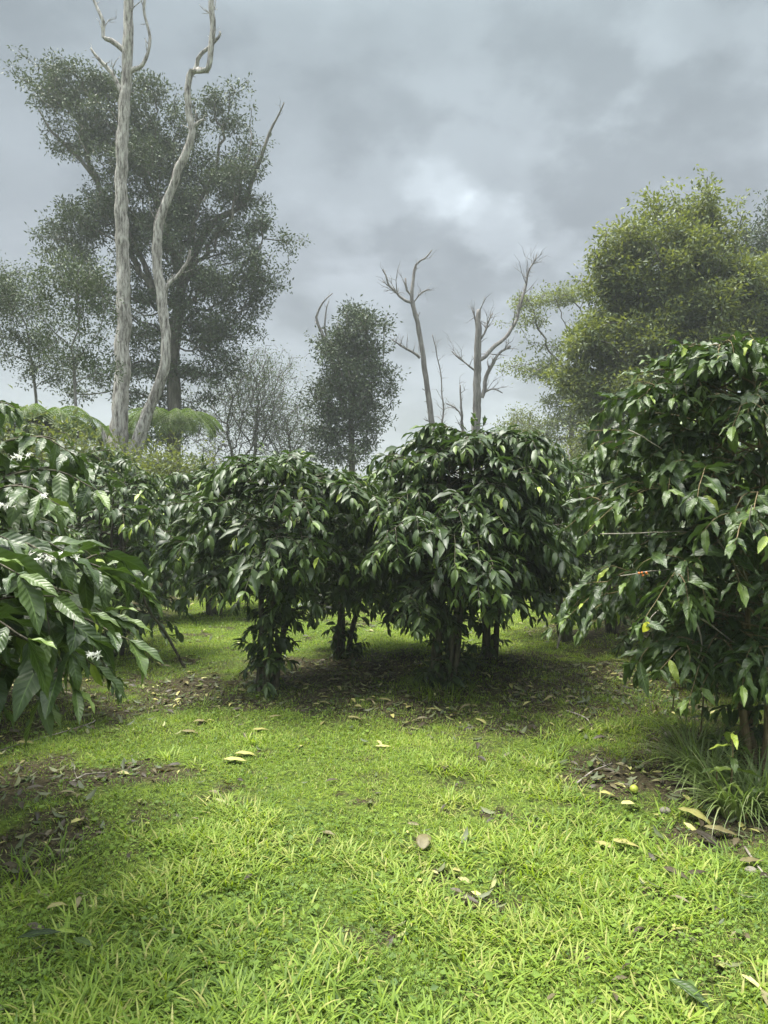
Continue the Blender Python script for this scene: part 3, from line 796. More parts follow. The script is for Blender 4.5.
# big living tree behind the dead trunks
big_tree('tall_tree', 'tall leafy tree with a wide ragged crown behind the forked dead trunk', [(172, 480), (174, 420), (172, 360), (178, 310)], 25,
         [(60, 84, 26, 28, .8), (84, 112, 42, 43), (118, 125, 42, 50), (150, 115, 26, 45), (175, 150, 25, 40, 1.2), (222, 112, 20, 24, .6), (240, 160, 26, 34, .8), (140, 190, 60, 45, 1.3), (215, 200, 45, 45),
          (262, 245, 22, 28, .7), (235, 275, 45, 34), (222, 315, 38, 24), (38, 215, 18, 18, .8), (65, 235, 34, 30), (105, 250, 45, 50, .9), (180, 260, 45, 55, 1.3), (190, 345, 38, 50), (200, 395, 24, 26, .8), (130, 330, 40, 30, .5), (110, 295, 42, 36, .6), (172, 425, 34, 26, .9), (218, 355, 28, 30, .8), (140, 385, 36, 36, .8), (95, 400, 26, 30, .5)],
         4300, .27, .25, .012, 201, 'ohia', per=15, spread=.10, sub=.26, nsub=12, up=.9, size=(.08, .145), rmax=.42, depth=1.0, thr=1.45, tint=(.42, .22), jit=.35,
         limbs=[([(178, 310), (188, 268), (212, 224), (243, 205), (258, 165), (270, 133), (284, 103)], .16, .02, 12, 'bark'), ([(168, 330), (140, 255), (88, 170), (52, 132), (38, 108)], .12, .02, 8, 'bark')])


# forked dead tree
def dead_tree(name, label, Y, limbs, matname, seed, group=None, cat='dead tree', wk=.54, tw=2.8):
    """limbs: (kind, [(px, py, width px[, dY])...], spurs)"""
    rs = np.random.default_rng(seed)
    b0 = at(limbs[0][1][0][0], limbs[0][1][0][1], Y); b0[2] = float(ground_h(b0[0], b0[1])) - .1
    root = empty(name, b0, label, cat, group)
    for kind, pts, ns in limbs:
        pts = [(p[0], p[1], p[2] * wk) + tuple(p[3:]) for p in pts]
        P = [at(p[0], p[1], Y + (p[3] if len(p) > 3 else 0)) for p in pts]; R = [p[2] * .5 * Y / F for p in pts]
        if kind == 'trunk' and pts[0][1] > 420: P = [b0 + (P[0] - b0) * [1, 1, 0]] + P; R = [R[0] * 1.15] + R
        P2, R2 = smooth_path(P, R, .16, .02 + .02 * (kind != 'trunk'), rs)
        mb_ = MB(); tube(mb_, P2, R2, 16 if max(R) > .1 else 7, .15 if max(R) > .1 else .12, rs)
        spurs(mb_, P2, R2, rs, int(ns * tw), (.15, .6 if tw <= 1 else 1.3))
        mb_.build(kind, M[matname], root)
    return root


dead_tree('dead_tree', 'tall forked dead tree with bleached peeling trunks on the left', 20, [
    ('trunk', [(118, 478, 30), (118, 445, 27), (121, 400, 22), (124, 300, 19), (122, 220, 18), (122, 150, 16), (126, 90, 15), (129, 30, 14), (130, -30, 12), (131, -80, 9)], 5),
    ('trunk', [(126, 478, 26), (136, 445, 20), (150, 408, 16), (163, 375, 15), (166, 340, 14), (161, 300, 15), (157, 258, 14), (160, 219, 13), (172, 187, 12), (185, 156, 12), (191, 137, 10), (188, 98, 9), (191, 72, 9), (207, 70, 8), (213, 39, 8), (211, 0, 8), (208, -50, 6)], 6),
    ('limb', [(190, 76, 7), (198, 58, 6), (207, 48, 5), (218, 38, 4), (219, 33, 3)], 1),
    ('limb', [(123, 50, 7), (112, 42, 7), (104, 38, 5), (103, 23, 5), (97, 8, 4), (90, -10, 3)], 4),
    ('limb', [(130, 72, 8), (140, 68, 6), (146, 60, 5), (148, 39, 4), (146, 15, 4), (145, -15, 3)], 3),
    ('limb', [(121, 92, 7), (113, 74, 6), (101, 62, 5), (92, 49, 3)], 4),
    ('limb', [(163, 305, 6), (168, 286, 5), (184, 268, 5), (191, 250, 3)], 3),
    ('limb', [(192, 128, 5), (200, 122, 4), (206, 121, 2)], 1),
    ('limb', [(112, 458, 7), (105, 438, 6), (102, 424, 4)], 1)], 'bleached', 301, wk=.70, tw=1.6)

dead_tree('dead_tree', 'slender bare dead tree leaning left with a forked top, above the tallest coffee tree', 26, [
    ('trunk', [(434, 445, 11), (430, 410, 10), (422, 350, 9), (416, 315, 8), (411, 300, 7), (413, 285, 6), (416, 265, 4), (425, 258, 3), (432, 250, 2)], 6),
    ('limb', [(412, 303, 6), (400, 297, 5), (388, 282, 4), (382, 270, 3)], 4),
    ('limb', [(413, 298, 4), (408, 290, 4), (406, 278, 3)], 1),
    ('limb', [(414, 302, 3), (422, 293, 3), (430, 290, 2)], 2),
    ('limb', [(420, 358, 5), (406, 349, 4), (391, 340, 2)], 4)], 'deadgrey', 302)
dead_tree('dead_tree', 'dead tree with a broken stub top and one upswept limb, thickest of the middle ones', 26, [
    ('trunk', [(476, 445, 17), (477, 400, 14), (477, 350, 12), (478, 320, 10), (479, 310, 6)], 4),
    ('limb', [(480, 360, 8), (492, 348, 8), (505, 338, 7), (515, 322, 6), (522, 300, 5), (528, 275, 3), (537, 253, 2)], 14),
    ('limb', [(482, 398, 8), (488, 372, 8), (498, 355, 5), (510, 345, 5)], 6),
    ('limb', [(478, 330, 4), (475, 318, 3), (473, 308, 2)], 3),
    ('limb', [(480, 340, 4), (486, 328, 4), (493, 312, 2)], 6),
    ('limb', [(477, 372, 4), (466, 362, 3), (452, 352, 2)], 4),
    ('limb', [(483, 394, 4), (492, 388, 3), (503, 394, 2)], 3)], 'deadgrey', 303)
dead_tree('dead_tree', 'thin broken dead snag between the two taller dead trees', 28, [
    ('trunk', [(463, 445, 6), (462, 415, 5), (460, 385, 3)], 5), ('limb', [(462, 418, 3), (455, 408, 3), (447, 403, 2)], 2)], 'deadgrey', 304)
dead_tree('dead_tree', 'thinnest bare sapling standing beside the slender leaning dead tree', 28, [
    ('trunk', [(442, 445, 4), (443, 410, 3), (440, 370, 2), (432, 335, 1.5)], 14)], 'deadgrey', 305)

# narrow leafy tree in the middle
big_tree('narrow_tree', 'narrow dense leafy tree in the middle with bare twigs on its left top', [(352, 490), (352, 440), (351, 400)], 26,
         [(344, 308, 9, 12, .8), (362, 320, 9, 14, .7), (352, 335, 18, 24, 1.1), (350, 365, 28, 30, 1.2), (350, 410, 30, 30), (345, 445, 26, 26, .9), (382, 380, 22, 14, .7), (396, 385, 8, 8, .5), (322, 395, 16, 18, .6), (330, 340, 14, 20, .7), (383, 335, 8, 14, .3), (368, 345, 14, 18, .7)],
         1400, .26, .25, .011, 211, 'ohia', per=12, spread=.11, sub=.26, nsub=15, size=(.09, .15), rmax=.22, trop=.2, tint=(.35, .2),
         limbs=[([(345, 420), (335, 370), (322, 335), (316, 318), (322, 303), (332, 293)], .08, .015, 14, 'deadgrey'), ([(335, 372), (328, 345), (324, 318), (330, 300)], .05, .012, 8, 'deadgrey')])

# bare twiggy bushes
for k, (px, bl, sd, lb) in enumerate([
    (236, [(232, 400, 32, 36), (215, 420, 14, 30), (255, 385, 16, 28), (245, 430, 20, 26)], 221, 'bare twiggy tree, largest of the grey bare ones right of the tall leafy tree'),
    (254, [(262, 370, 20, 18), (256, 400, 20, 30), (268, 410, 14, 26)], 222, 'bare twiggy tree with a rounded pale top in the grey bare group'),
    (290, [(292, 430, 22, 28), (275, 432, 14, 22), (304, 440, 10, 16)], 223, 'low bare bush beside the narrow leafy tree'),
    (213, [(213, 462, 9, 20)], 224, 'smallest bare bush standing in the bright gap of the grey bare group')]):
    big_tree('bare_tree', lb, [(px, 495), (px, 465)], 27, bl, 1300 if k < 3 else 260, .20, .15, .0065, sd, 'pale', per=2, spread=.1, size=(.05, .09), barkm='deadgrey', ex=2.75, sub=.5, nsub=5, rmax=.075, group='bare twiggy trees', jit=.3, trop=.15, limbs=[])

# slim pale sapling and sparse trees on the left
big_tree('slim_tree', 'slim pale trunked sapling with sparse leaves in front of the dead trunks', [(80, 480), (78, 440), (76, 400), (74, 370)], 17,
         [(75, 330, 32, 60, 1), (60, 280, 30, 30, .8), (95, 360, 22, 40, .6), (85, 270, 20, 20, .5)], 600, .24, .26, .006, 231, 'ohia', per=8, spread=.08, sub=.16, nsub=9, size=(.06, .1), barkm='deadgrey', rmax=.06, trop=.25, tint=(.7, .2))
big_tree('sparse_tree', 'sparse leafed small tree at the far left edge', [(35, 480), (36, 420), (34, 380)], 22,
         [(30, 330, 28, 40), (10, 290, 22, 22), (50, 360, 24, 30), (5, 345, 14, 25)], 700, .28, .28, .007, 232, 'ohia', per=9, spread=.10, sub=.2, nsub=11, size=(.07, .11), barkm='deadgrey', rmax=.08, trop=.2, tint=(.7, .2))
big_tree('sparse_tree', 'thin sparse tree cut by the left edge, reaching higher than its neighbour', [(-20, 480), (-18, 400), (-8, 340)], 20,
         [(0, 290, 16, 24), (-20, 310, 24, 40), (-40, 260, 26, 40)], 600, .28, .28, .008, 233, 'ohia', per=9, spread=.10, sub=.2, nsub=11, size=(.07, .11), rmax=.12, tint=(.5, .2))

# right: dense yellow-green tree, layered hazy tree, edge trees
big_tree('dense_tree', 'big dense yellow green tree with a domed top on the right', [(690, 500), (690, 420), (685, 350)], 19,
         [(668, 218, 24, 18), (690, 208, 18, 14), (645, 215, 14, 14), (712, 232, 16, 16), (628, 240, 14, 14), (616, 262, 16, 12), (606, 285, 18, 12), (728, 262, 14, 12), (598, 312, 16, 12), (590, 336, 18, 12), (655, 265, 44, 30, 1.0), (690, 260, 38, 34, 1.0), (645, 310, 46, 32, 1.0), (700, 300, 55, 40, 1.2), (620, 350, 45, 34, 1.1), (670, 350, 60, 40, 1.2), (740, 320, 40, 40, 1), (600, 385, 34, 30), (640, 400, 50, 40, 1), (770, 330, 40, 36, .8), (735, 285, 30, 26, .8),
          (598, 420, 26, 30, .8), (720, 390, 60, 40, .6)],
         5200, .22, .22, .010, 241, 'olive', per=17, spread=.115, size=(.09, .15), sub=.20, nsub=28, flat=(1, .9), up=.8, ctv=.22, rmax=.3, shell=.5, depth=1.0, tint=(.45, .22), thr=1.45)
big_tree('layered_tree', 'hazy tree with flat layered branches left of the big yellow green tree', [(575, 495), (572, 440), (573, 410), (582, 370)], 32,
         [(545, 303, 22, 6, 1), (570, 292, 26, 6, 1), (538, 320, 16, 5, .8), (560, 325, 20, 6, .6), (575, 345, 22, 10, .8), (530, 372, 20, 6, 1), (555, 368, 24, 7, 1), (590, 385, 24, 22, 1.2), (560, 400, 18, 14, .8), (585, 420, 30, 26, 1.3), (548, 435, 16, 20, .9), (600, 320, 24, 14)],
         1500, .28, .22, .009, 242, 'olive', per=7, spread=.12, sub=.24, nsub=26, flat=(1.7, .28), up=1.0, size=(.10, .16), rmax=.2, tint=(.25, .2), jit=.3)
big_tree('edge_tree', 'dark leafed tree rising at the right edge beyond the big yellow green tree', [(800, 495), (795, 400), (785, 320)], 24,
         [(758, 240, 14, 16), (770, 262, 26, 20), (800, 240, 30, 36), (790, 300, 40, 30), (750, 262, 8, 8, .5)], 900, .28, .30, .012, 243, 'ohia', per=14, spread=.15, size=(.08, .13), rmax=.25, tint=(.3, .2))
big_tree('small_tree', 'small pale round tree between the stub topped dead tree and the layered tree', [(517, 490), (517, 460)], 34,
         [(515, 432, 16, 20), (525, 450, 16, 14), (506, 452, 12, 14)], 500, .28, .26, .010, 244, 'olive', per=9, spread=.14, size=(.09, .14), rmax=.1, tint=(.5, .2))
big_tree('small_tree', 'bushy tree low behind the staked coffee tree', [(565, 490), (565, 470)], 22,
         [(560, 462, 26, 16), (590, 455, 26, 22), (615, 445, 24, 26), (535, 474, 22, 12)], 700, .22, .25, .008, 245, 'olive', per=8, spread=.13, size=(.06, .11), rmax=.08, tint=(.5, .2))


for px_, Y_, bl_, sd_, lb_ in [(85, 15, [(85, 474, 28, 14), (60, 466, 18, 13), (110, 480, 18, 12)], 251, 'leafy shrub at the foot of the slim pale sapling'),
                              (155, 17, [(154, 476, 22, 12), (176, 480, 16, 11)], 252, 'leafy shrub right of the base of the forked dead trunk'),
                              (15, 15, [(15, 460, 28, 18), (-15, 450, 22, 20)], 253, 'leafy shrub behind the leaves at the left edge')]:
    big_tree('shrub', lb_, [(px_, 498), (px_, 485)], Y_, bl_, 420, .2, .2, .006, sd_, 'olive', per=12, spread=.12, size=(.07, .12), rmax=.05, tint=(.35, .2), cat='shrub', group='leafy shrubs below the dead trunks')

# ------------------------------------------------------------------ tree ferns
def tree_fern(px, py, Y, R, label, seed, droop=1.0, nf=24, bias=None):
    rs = np.random.default_rng(seed); c = at(px, py, Y); b0 = np.array([c[0], c[1], float(ground_h(c[0], c[1])) - .05])
    root = empty('tree_fern', b0, label, 'tree fern', 'tree ferns below the dead trunks')
    t = MB(); P, Rr = smooth_path([b0, (b0 + c) / 2 + rs.normal(0, .06, 3), c], [.16, .12, .10], .15, .01, rs); tube(t, P, Rr, 9, .2, rs); t.build('trunk', M['bark'], root)
    fm = MB(); rm = MB()
    for k in range(nf):
        a = 2 * PI * k / nf + rs.uniform(-.2, .2) if bias is None else bias + rs.normal(0, .9)
        L_ = R * rs.uniform(.8, 1.15); n_ = 30; th = rs.uniform(.6, 1.0); pos = c.copy(); pts = [pos.copy()]
        for q in range(n_):
            th2 = th - (q / n_) ** 1.2 * (1.5 + .5 * droop) * rs.uniform(.95, 1.05)
            pos = pos + np.array([math.cos(a) * math.cos(th2), math.sin(a) * math.cos(th2), math.sin(th2)]) * L_ / n_; pts.append(pos.copy())
        pts = np.array(pts); tube(rm, pts, np.linspace(.018, .004, len(pts)), 4)
        T = norm(np.gradient(pts, axis=0)); S = norm(np.cross(T, [0, 0, 1.]))
        for q in range(3, len(pts)):
            u = q / len(pts); pl = .34 * R / 1.6 * math.sin(PI * min(1, u * .9 + .1)) ** .7
            for sg in (-1, 1):
                d = norm(S[q] * sg + T[q] * .35 + np.array([0, 0, -.45])); m2 = 7
                tt = np.linspace(.05, .95, m2)[:, None]; pp = pts[q] + d * pl * tt + np.array([0, 0, -1.]) * (tt * pl) ** 2 * .8
                for s2 in (-1, 1):
                    dd = norm(np.repeat((T[q] * s2 * .8 + d * .5)[None], m2, 0))
                    put_cards(fm, pp, dd, np.repeat(np.array([[0, 0, 1.]]), m2, 0) + rs.normal(0, .2, (m2, 3)), (.075 * (1 - .6 * tt[:, 0])), np.clip(rs.normal(.5, .25, m2), 0, 1), .5)
    rm.build('frond_stems', M['fern'], root); fm.build('fronds', M['fern'], root, smooth=False)


tree_fern(172, 424, 21.5, 1.85, 'tree fern with drooping yellow green fronds right of the forked dead trunk', 401, 1.3)
tree_fern(45, 425, 16, 1.5, 'tree fern left of the slim pale sapling', 402, 1.0)
tree_fern(100, 440, 22, 1.6, 'darker tree fern between the sapling and the forked dead trunk', 403, .8)
tree_fern(20, 440, 18, 1.5, 'tree fern at the left edge, half hidden by the coffee leaves', 404, 1.0)

# ------------------------------------------------------------------ far brush and woods, one mass nobody could count
rs = np.random.default_rng(77)
fb = MB(); fw = MB()
cl = []
for a in np.arange(-60, 60, 1.6):
    for ring, hh in ((20, 2.3), (30, 2.6), (44, 3.6), (62, 5.0)):
        an = math.radians(a + rs.uniform(-1, 1)); rr = ring + rs.uniform(-4, 4)
        x, y = math.sin(an) * rr, math.cos(an) * rr
        px = 384 + x / y * F
        h = hh * rs.uniform(.6, 1.15)
        ty = float(np.interp(px, [-100, 60, 150, 200, 240, 320, 450, 500, 560, 640, 900], [420, 428, 450, 478, 474, 468, 462, 452, 440, 415, 400]))
        h = (1.6 + (500 - ty) / F * y) * rs.uniform(.72, 1.03)
        cl.append((x, y, h, 1.0 + .35 * h))
for x, y, h, R_ in cl:
    n_ = int(330 * (1 if y < 40 else .6)); u = norm(rs.normal(0, 1, (n_, 3))) * rs.uniform(.5, 1.05, (n_, 1)); u[:, 2] = np.abs(u[:, 2])
    lump = 1 + .25 * np.sin(u[:, 0:1] * 5 + x) * np.cos(u[:, 1:2] * 6 + y)
    P = np.array([x, y, 0]) + u * lump * np.array([R_, R_, h])
    sz = rs.uniform(.10, .2, n_) * (1 if y < 40 else 1.6)
    put_cards(fb, P, u + rs.normal(0, .6, (n_, 3)), rs.normal(0, .7, (n_, 3)) + [0, 0, .6], sz, np.clip(rs.normal(.4, .2, n_) + rs.normal(0, .1), 0, 1), .5)
    for _ in range(3):
        b0 = np.array([x + rs.normal(0, .3), y + rs.normal(0, .3), 0]); tube(fw, np.stack([b0, b0 + [rs.normal(0, .2), rs.normal(0, .2), h * .5], b0 + [rs.normal(0, .4), rs.normal(0, .4), h * rs.uniform(.8, 1.15)]]), [.05, .03, .008], 4)
fo = fb.build('far_brush', M['olive'], smooth=False); tag(fo, 'hazy belt of far green brush closing the view behind the orchard', 'brush', kind='stuff')
fo = fw.build('far_brush_stems', M['deadgrey']); tag(fo, 'thin grey stems standing in the far belt of brush', 'brush stems', kind='stuff')

# ------------------------------------------------------------------ stake, sticks
def stick(name, label, cat, pts, r, mat, seed=1, tw=0):
    rs = np.random.default_rng(seed); P, R = smooth_path(pts, np.linspace(r, r * .6, len(pts)), .05, r * .25, rs); b = MB(); tube(b, P, R, 8, .08, rs)
    if tw: spurs(b, P, R, rs, tw, (.05, .12))
    o = b.build(name, M[mat], loc=P[0]); return tag(o, label, cat)


g = gnd(557, 648)
stick('stake', 'thin grey stake leaning on the dark trunk at the right of the cross row', 'stake', [g - [0, 0, .05], at(563, 622, g[1] + .1), at(571, 596, g[1] + .25)], .013, 'twig')
g = gnd(186, 668)
stick('leaning_branch', 'dark bare branch leaning to the ground left of the far lawn', 'branch', [g - [0, 0, .02], at(168, 638, g[1] - .1), at(148, 608, g[1] - .3), at(140, 590, g[1] - .4)], .014, 'cbark', 3)
for a, b_, c, r_, lb in [((70, 786), (85, 778), (106, 775), .006, 'pale thin curved stick on dark soil at the left'), ((95, 722), (85, 728), (0, 752), .005, 'long pale twig on the soil below the left edge leaves'),
                         ((745, 850), (757, 870), (768, 880), .006, 'pale stick on the soil at the right edge'), ((575, 787), (592, 775), (612, 765), .006, 'dark twig lying across the bare patch at right'),
                         ((566, 712), (585, 720), (592, 728), .005, 'pale twig at the shady edge of the lawn')]:
    P = [gnd(*a) + [0, 0, .012], gnd(*b_) + [0, 0, .02], gnd(*c) + [0, 0, .012]]
    stick('twig', lb, 'twig', P, r_, 'twig', 5, 2)

# ------------------------------------------------------------------ single fallen leaves
def one_leaf(px, py, sz, az, tint, label, tilt=.1, name='fallen_leaf', curl=1.0, up=.012, wd=1.0, k=0):
    p = gnd(px, py); p = p + [0, 0, up * (1 if p[1] < 4.1 else .5)]; rs = np.random.default_rng(int(px * 7 + py))
    V, Q, UV = leaf_template(10, 2, rs.uniform(.1, 1.5) * curl, rs.uniform(.05, .4) * curl, .4, int(px))
    a = math.radians(az); D = norm(np.array([math.cos(a), math.sin(a), tilt])); Yv = norm(np.cross([0, 0, 1.], D)); Zv = np.cross(D, Yv)
    W = p + sz * ((V[:, 0:1] - .5) * D + V[:, 1:2] * wd * Yv + (V[:, 2:3] + .12) * Zv)
    b = MB(); b.add(W, Q, tint=tint - (rs.uniform(.02, .14) if k == 0 else 0), uv=UV)
    o = b.build(name, M['litter'] if k == 0 else M['coffee_near'], loc=p); tag(o, label, 'leaf', 'fallen leaves on the lawn and soil')
    so = o.modifiers.new('thick', 'SOLIDIFY'); so.thickness = .0012
    return o


for a in [
    (612, 799, .14, 5, .98, 'cream yellow curled leaf on the bare patch at right, left of the curved yellow one'),
    (633, 809, .15, 20, 1.0, 'curved bright yellow leaf below the small green fruit'),
    (627, 849, .14, -5, .97, 'flat pale yellow leaf in the grass below the bare patch at right'),
    (604, 852, .11, 130, .88, 'narrow olive leaf in the grass left of the flat pale yellow one'),
    (697, 822, .19, -40, 1.0, 'largest yellow leaf, at the foot of the tall grass at right'),
    (722, 837, .16, -20, .80, 'tan curled leaf right of the largest yellow leaf'),
    (709, 845, .15, -60, .15, 'dark rolled leaf pointing down below the largest yellow leaf'),
    (676, 881, .12, -50, .50, 'reddish brown leaf in the grass at lower right'),
    (697, 880, .09, 10, .35, 'small brown leaf just right of the reddish brown one'),
    
    (752, 868, .12, 10, .8, 'tan leaf lying on soil near the right edge'),
    (384, 749, .11, 10, .97, 'pale yellow leaf alone on the open lawn below the cross row'),
    (357, 720, .13, 10, .93, 'yellowish leaf on the line between lawn and litter, under the middle gap'),
    (335, 682, .14, 20, .85, 'pale tan leaf on dark litter right of the leaf wrapped trunk, upper one'),
    (327, 692, .11, 15, .80, 'tan leaf on litter just below the pale tan upper one'),
    (328, 705, .13, 5, .9, 'lighter leaf lowest of the three on the litter right of the leaf wrapped trunk'),
    (346, 695, .09, 10, .78, 'small tan leaf between the middle trunks'),
    (373, 702, .13, 30, .82, 'tan leaf on litter below the middle gap'),
    (388, 702, .14, 0, .93, 'crumpled pale leaf on litter left of the grass tuft'),
    (410, 709, .12, 60, .88, 'upright pale leaf at the litter edge left of the grass tuft'),
    (433, 712, .10, -15, .95, 'pale yellow leaf at the foot of the grass tuft'),
    (454, 717, .10, 50, .90, 'olive yellow leaf right of the grass tuft'),
    (483, 723, .12, -30, .97, 'bright cream leaf on the small soil patch right of the tuft'),
    (525, 696, .20, 5, .84, 'large pale curled leaf at the shade edge right of the tallest coffee tree'),
    (301, 748, .07, 80, .97, 'small round yellow leaf on the lawn left of centre'),
    (276, 719, .10, 30, .80, 'tan leaf at the lawn edge below the leaf wrapped trunk'),
    (261, 732, .12, 20, .90, 'pale leaf at the lawn edge left of the tan one'),
    (235, 764, .15, -5, .98, 'pale yellow leaf on the lawn at left, the lower of a pair'),
    (247, 757, .15, 10, .95, 'pale yellow leaf on the lawn at left, the upper of a pair'),
    (193, 734, .15, 15, .88, 'pale leaf in thin grass at the left of the lawn'),
    (203, 724, .14, 25, .84, 'tan leaf above the pale one in thin grass at left'),
    (29, 745, .14, 25, .86, 'pale leaf on soil under the left edge coffee tree'),
    (81, 826, .11, 60, .93, 'curled pale leaf at the end of the dark soil strip at left'),
    (59, 913, .09, 45, .93, 'yellow green leaf alone in the grass at lower left'),
]:
    one_leaf(*a, wd=1.2, tilt=.05, up=.026)
for a in [(691, 1008, .15, -50, .55, 'dull olive leaf half sunk in grass at the bottom right'), (70, 942, .12, 40, .97, 'yellow green leaf of the three fallen leaves at lower left'), (40, 950, .14, 15, .05, 'dark green leaf of the three fallen leaves at lower left'),
          (83, 957, .10, -30, .8, 'mid green leaf of the three fallen leaves at lower left'), (590, 768, .13, 75, .85, 'broad green leaf standing up in weeds beside the bare patch')]:
    one_leaf(*a, k=1, up=.045)
one_leaf(424, 850, .12, 80, .78, 'tan dry leaf standing curled in the middle of the lawn', tilt=.7, up=.05, wd=1.9, curl=1.0)


# fruit and stones
def fruit(p, r, colr, label, name='fruit', cat='fruit', sz=1.0, seed=1):
    rs = np.random.default_rng(seed); b = MB(); ball(b, p, r, 10, sz, .02, rs)
    return tag(b.build(name, colr, loc=p), label, cat)


yel = plain_mat('yellow_fruit_skin', (.62, .60, .05), rough=.4, var=.12, scale=20); grn = plain_mat('green_fruit_skin', (.30, .34, .05), rough=.4, scale=20)
stone = plain_mat('pale_stone_skin', (.16, .145, .115), rough=.8)
rt = empty('hanging_leaf', at(647, 627, 3.75), 'small bright yellow leaf hanging from a thin twig at right', 'leaf')
b = MB(); V, Q, UV = leaf_template(8, 2, .5, .3, 1, 3); D = norm(np.array([-.5, -.2, -.75])); Nn = norm(np.array([.1, -1, .35])); Yv = norm(np.cross(Nn, D)); Zv = np.cross(D, Yv)
b.add(at(649, 622, 3.75) + .062 * (V[:, 0:1] * D + V[:, 1:2] * 2.2 * Yv + V[:, 2:3] * Zv), Q, uv=UV); b.build('blade', yel, rt)
b = MB(); P, R = smooth_path([at(649, 622, 3.75), at(652, 616, 3.77), at(664, 606, 3.9), at(676, 601, 4.0)], [.0015, .002, .003, .004], .05); tube(b, P, R, 5); b.build('stalk', M['twig'], rt)
fruit(gnd(634, 793) + [0, 0, .022], .024, grn, 'small green yellow fruit on the bare patch at right')
fruit(gnd(668, 738) + [0, 0, .02], .028, stone, 'small pale stone in shade left of the tall grass', 'stone', 'stone', .8, 3)
for px, py, r_, lb in [(678, 778, .02, 'pale pebble on the bare patch above the tall grass'), (665, 812, .03, 'grey stone beside the curved yellow leaf'), (771 - 20, 872, .025, 'dark wet stone at the right edge')]:
    fruit(gnd(px, py) + [0, 0, .008], r_, stone, lb, 'stone', 'stone', .55, px)


# ------------------------------------------------------------------ tall grass clumps, seedling, low plants
def clump(px, py, n, L_, label, seed, w=.0105, spread=.07, cat='grass clump', mat='tall', name='grass_clump', tint=(.45, .25), lean=.5):
    rs = np.random.default_rng(seed); c = gnd(px, py); b = MB()
    P = c + np.stack([np.clip(rs.normal(0, spread, n), -1.3 * spread, 1.3 * spread), np.clip(rs.normal(0, spread, n), -1.3 * spread, 1.3 * spread), np.full(n, -.01)], -1)
    az = np.arctan2(P[:, 1] - c[1], P[:, 0] - c[0]) + rs.normal(0, .5, n)
    blades(b, P, az, rs.uniform(.45, 1.1, n) * L_, rs.uniform(.6, 1.3, n) * w, rs.uniform(.05, lean, n), rs.uniform(.6, 2.3, n), np.clip(rs.normal(*tint, n), 0, 1), 7)
    o = b.build(name, M[mat], loc=c); return tag(o, label, cat, 'grass clumps')


clump(706, 780, 230, .44, 'broad tall grass clump in front of the tan stem, around the seedling', 501)
clump(738, 812, 220, .40, 'tall grass clump at the lower right, nearest the largest yellow leaf', 502)
clump(765, 806, 200, .42, 'tall grass clump cut by the right edge', 503)
clump(690, 752, 120, .42, 'thin arching grass clump left of the seedling in shade', 504, w=.007)
clump(444, 694, 240, .26, 'fine soft grass tuft at the foot of the tallest coffee tree', 505, w=.005, spread=.16, mat='grass', tint=(.3, .2))
clump(420, 690, 60, .2, 'small grass tuft left of the soft tuft under the tallest coffee tree', 506, w=.005, spread=.1, mat='grass', tint=(.3, .2))
clump(20, 880, 60, .16, 'dark grass tuft at the left edge beside bare soil', 507, w=.007, spread=.08, mat='grass', tint=(.25, .15))
clump(62, 862, 70, .15, 'grass tuft between bare soil and lawn at the left', 508, w=.007, spread=.1, mat='grass', tint=(.35, .15))
clump(548, 752, 60, .14, 'grass tuft at the left end of the right bare patch', 509, w=.007, spread=.09, mat='grass', tint=(.45, .15))
clump(525, 870, 60, .15, 'dark green grass tuft right of the small soil spot', 510, w=.008, spread=.09, mat='grass', tint=(.4, .15))
clump(640, 710, 110, .22, 'shaded grass tuft in front of the litter at right', 511, w=.006, spread=.18, mat='grass', tint=(.15, .1))
clump(668, 812, 60, .12, 'short grass tuft right of the curved yellow leaf', 512, w=.006, spread=.1, mat='grass', tint=(.35, .12))


def seedling(px, py, h, n, label, seed, leaf=.13, tb=.1, name='coffee_seedling', mat='coffee_near', up=None):
    rs = np.random.default_rng(seed); c = gnd(px, py); root = empty(name, c, label, 'seedling', 'young plants')
    s = MB(); P, R = smooth_path([c - [0, 0, .02], c + [.02, -.01, h * .5], c + [.0, -.05, h]], [.006, .005, .003], .05, .002, rs); tube(s, P, R, 6); s.build('stem', M['tanbark'], root)
    A = []
    for k in range(n):
        t = .25 + .75 * k / max(1, n - 1); q = np.array([np.interp(t, np.linspace(0, 1, len(P)), P[:, j]) for j in range(3)])
        a = k * PI / 2 + rs.uniform(-.3, .3)
        for sg in (0, PI):
            A.append((q, np.array([math.cos(a + sg), math.sin(a + sg), rs.uniform(-.5, .1)]), np.array([0, 0, 1.]) + rs.normal(0, .2, 3), leaf * rs.uniform(.7, 1.2), min(1, rs.uniform(.6, .95) + tb)))
    f = MB(); Z_ = list(zip(*A)); put_leaves(f, *[np.array(z) for z in Z_], 'hi', rs); f.build('leaves', M[mat], root)


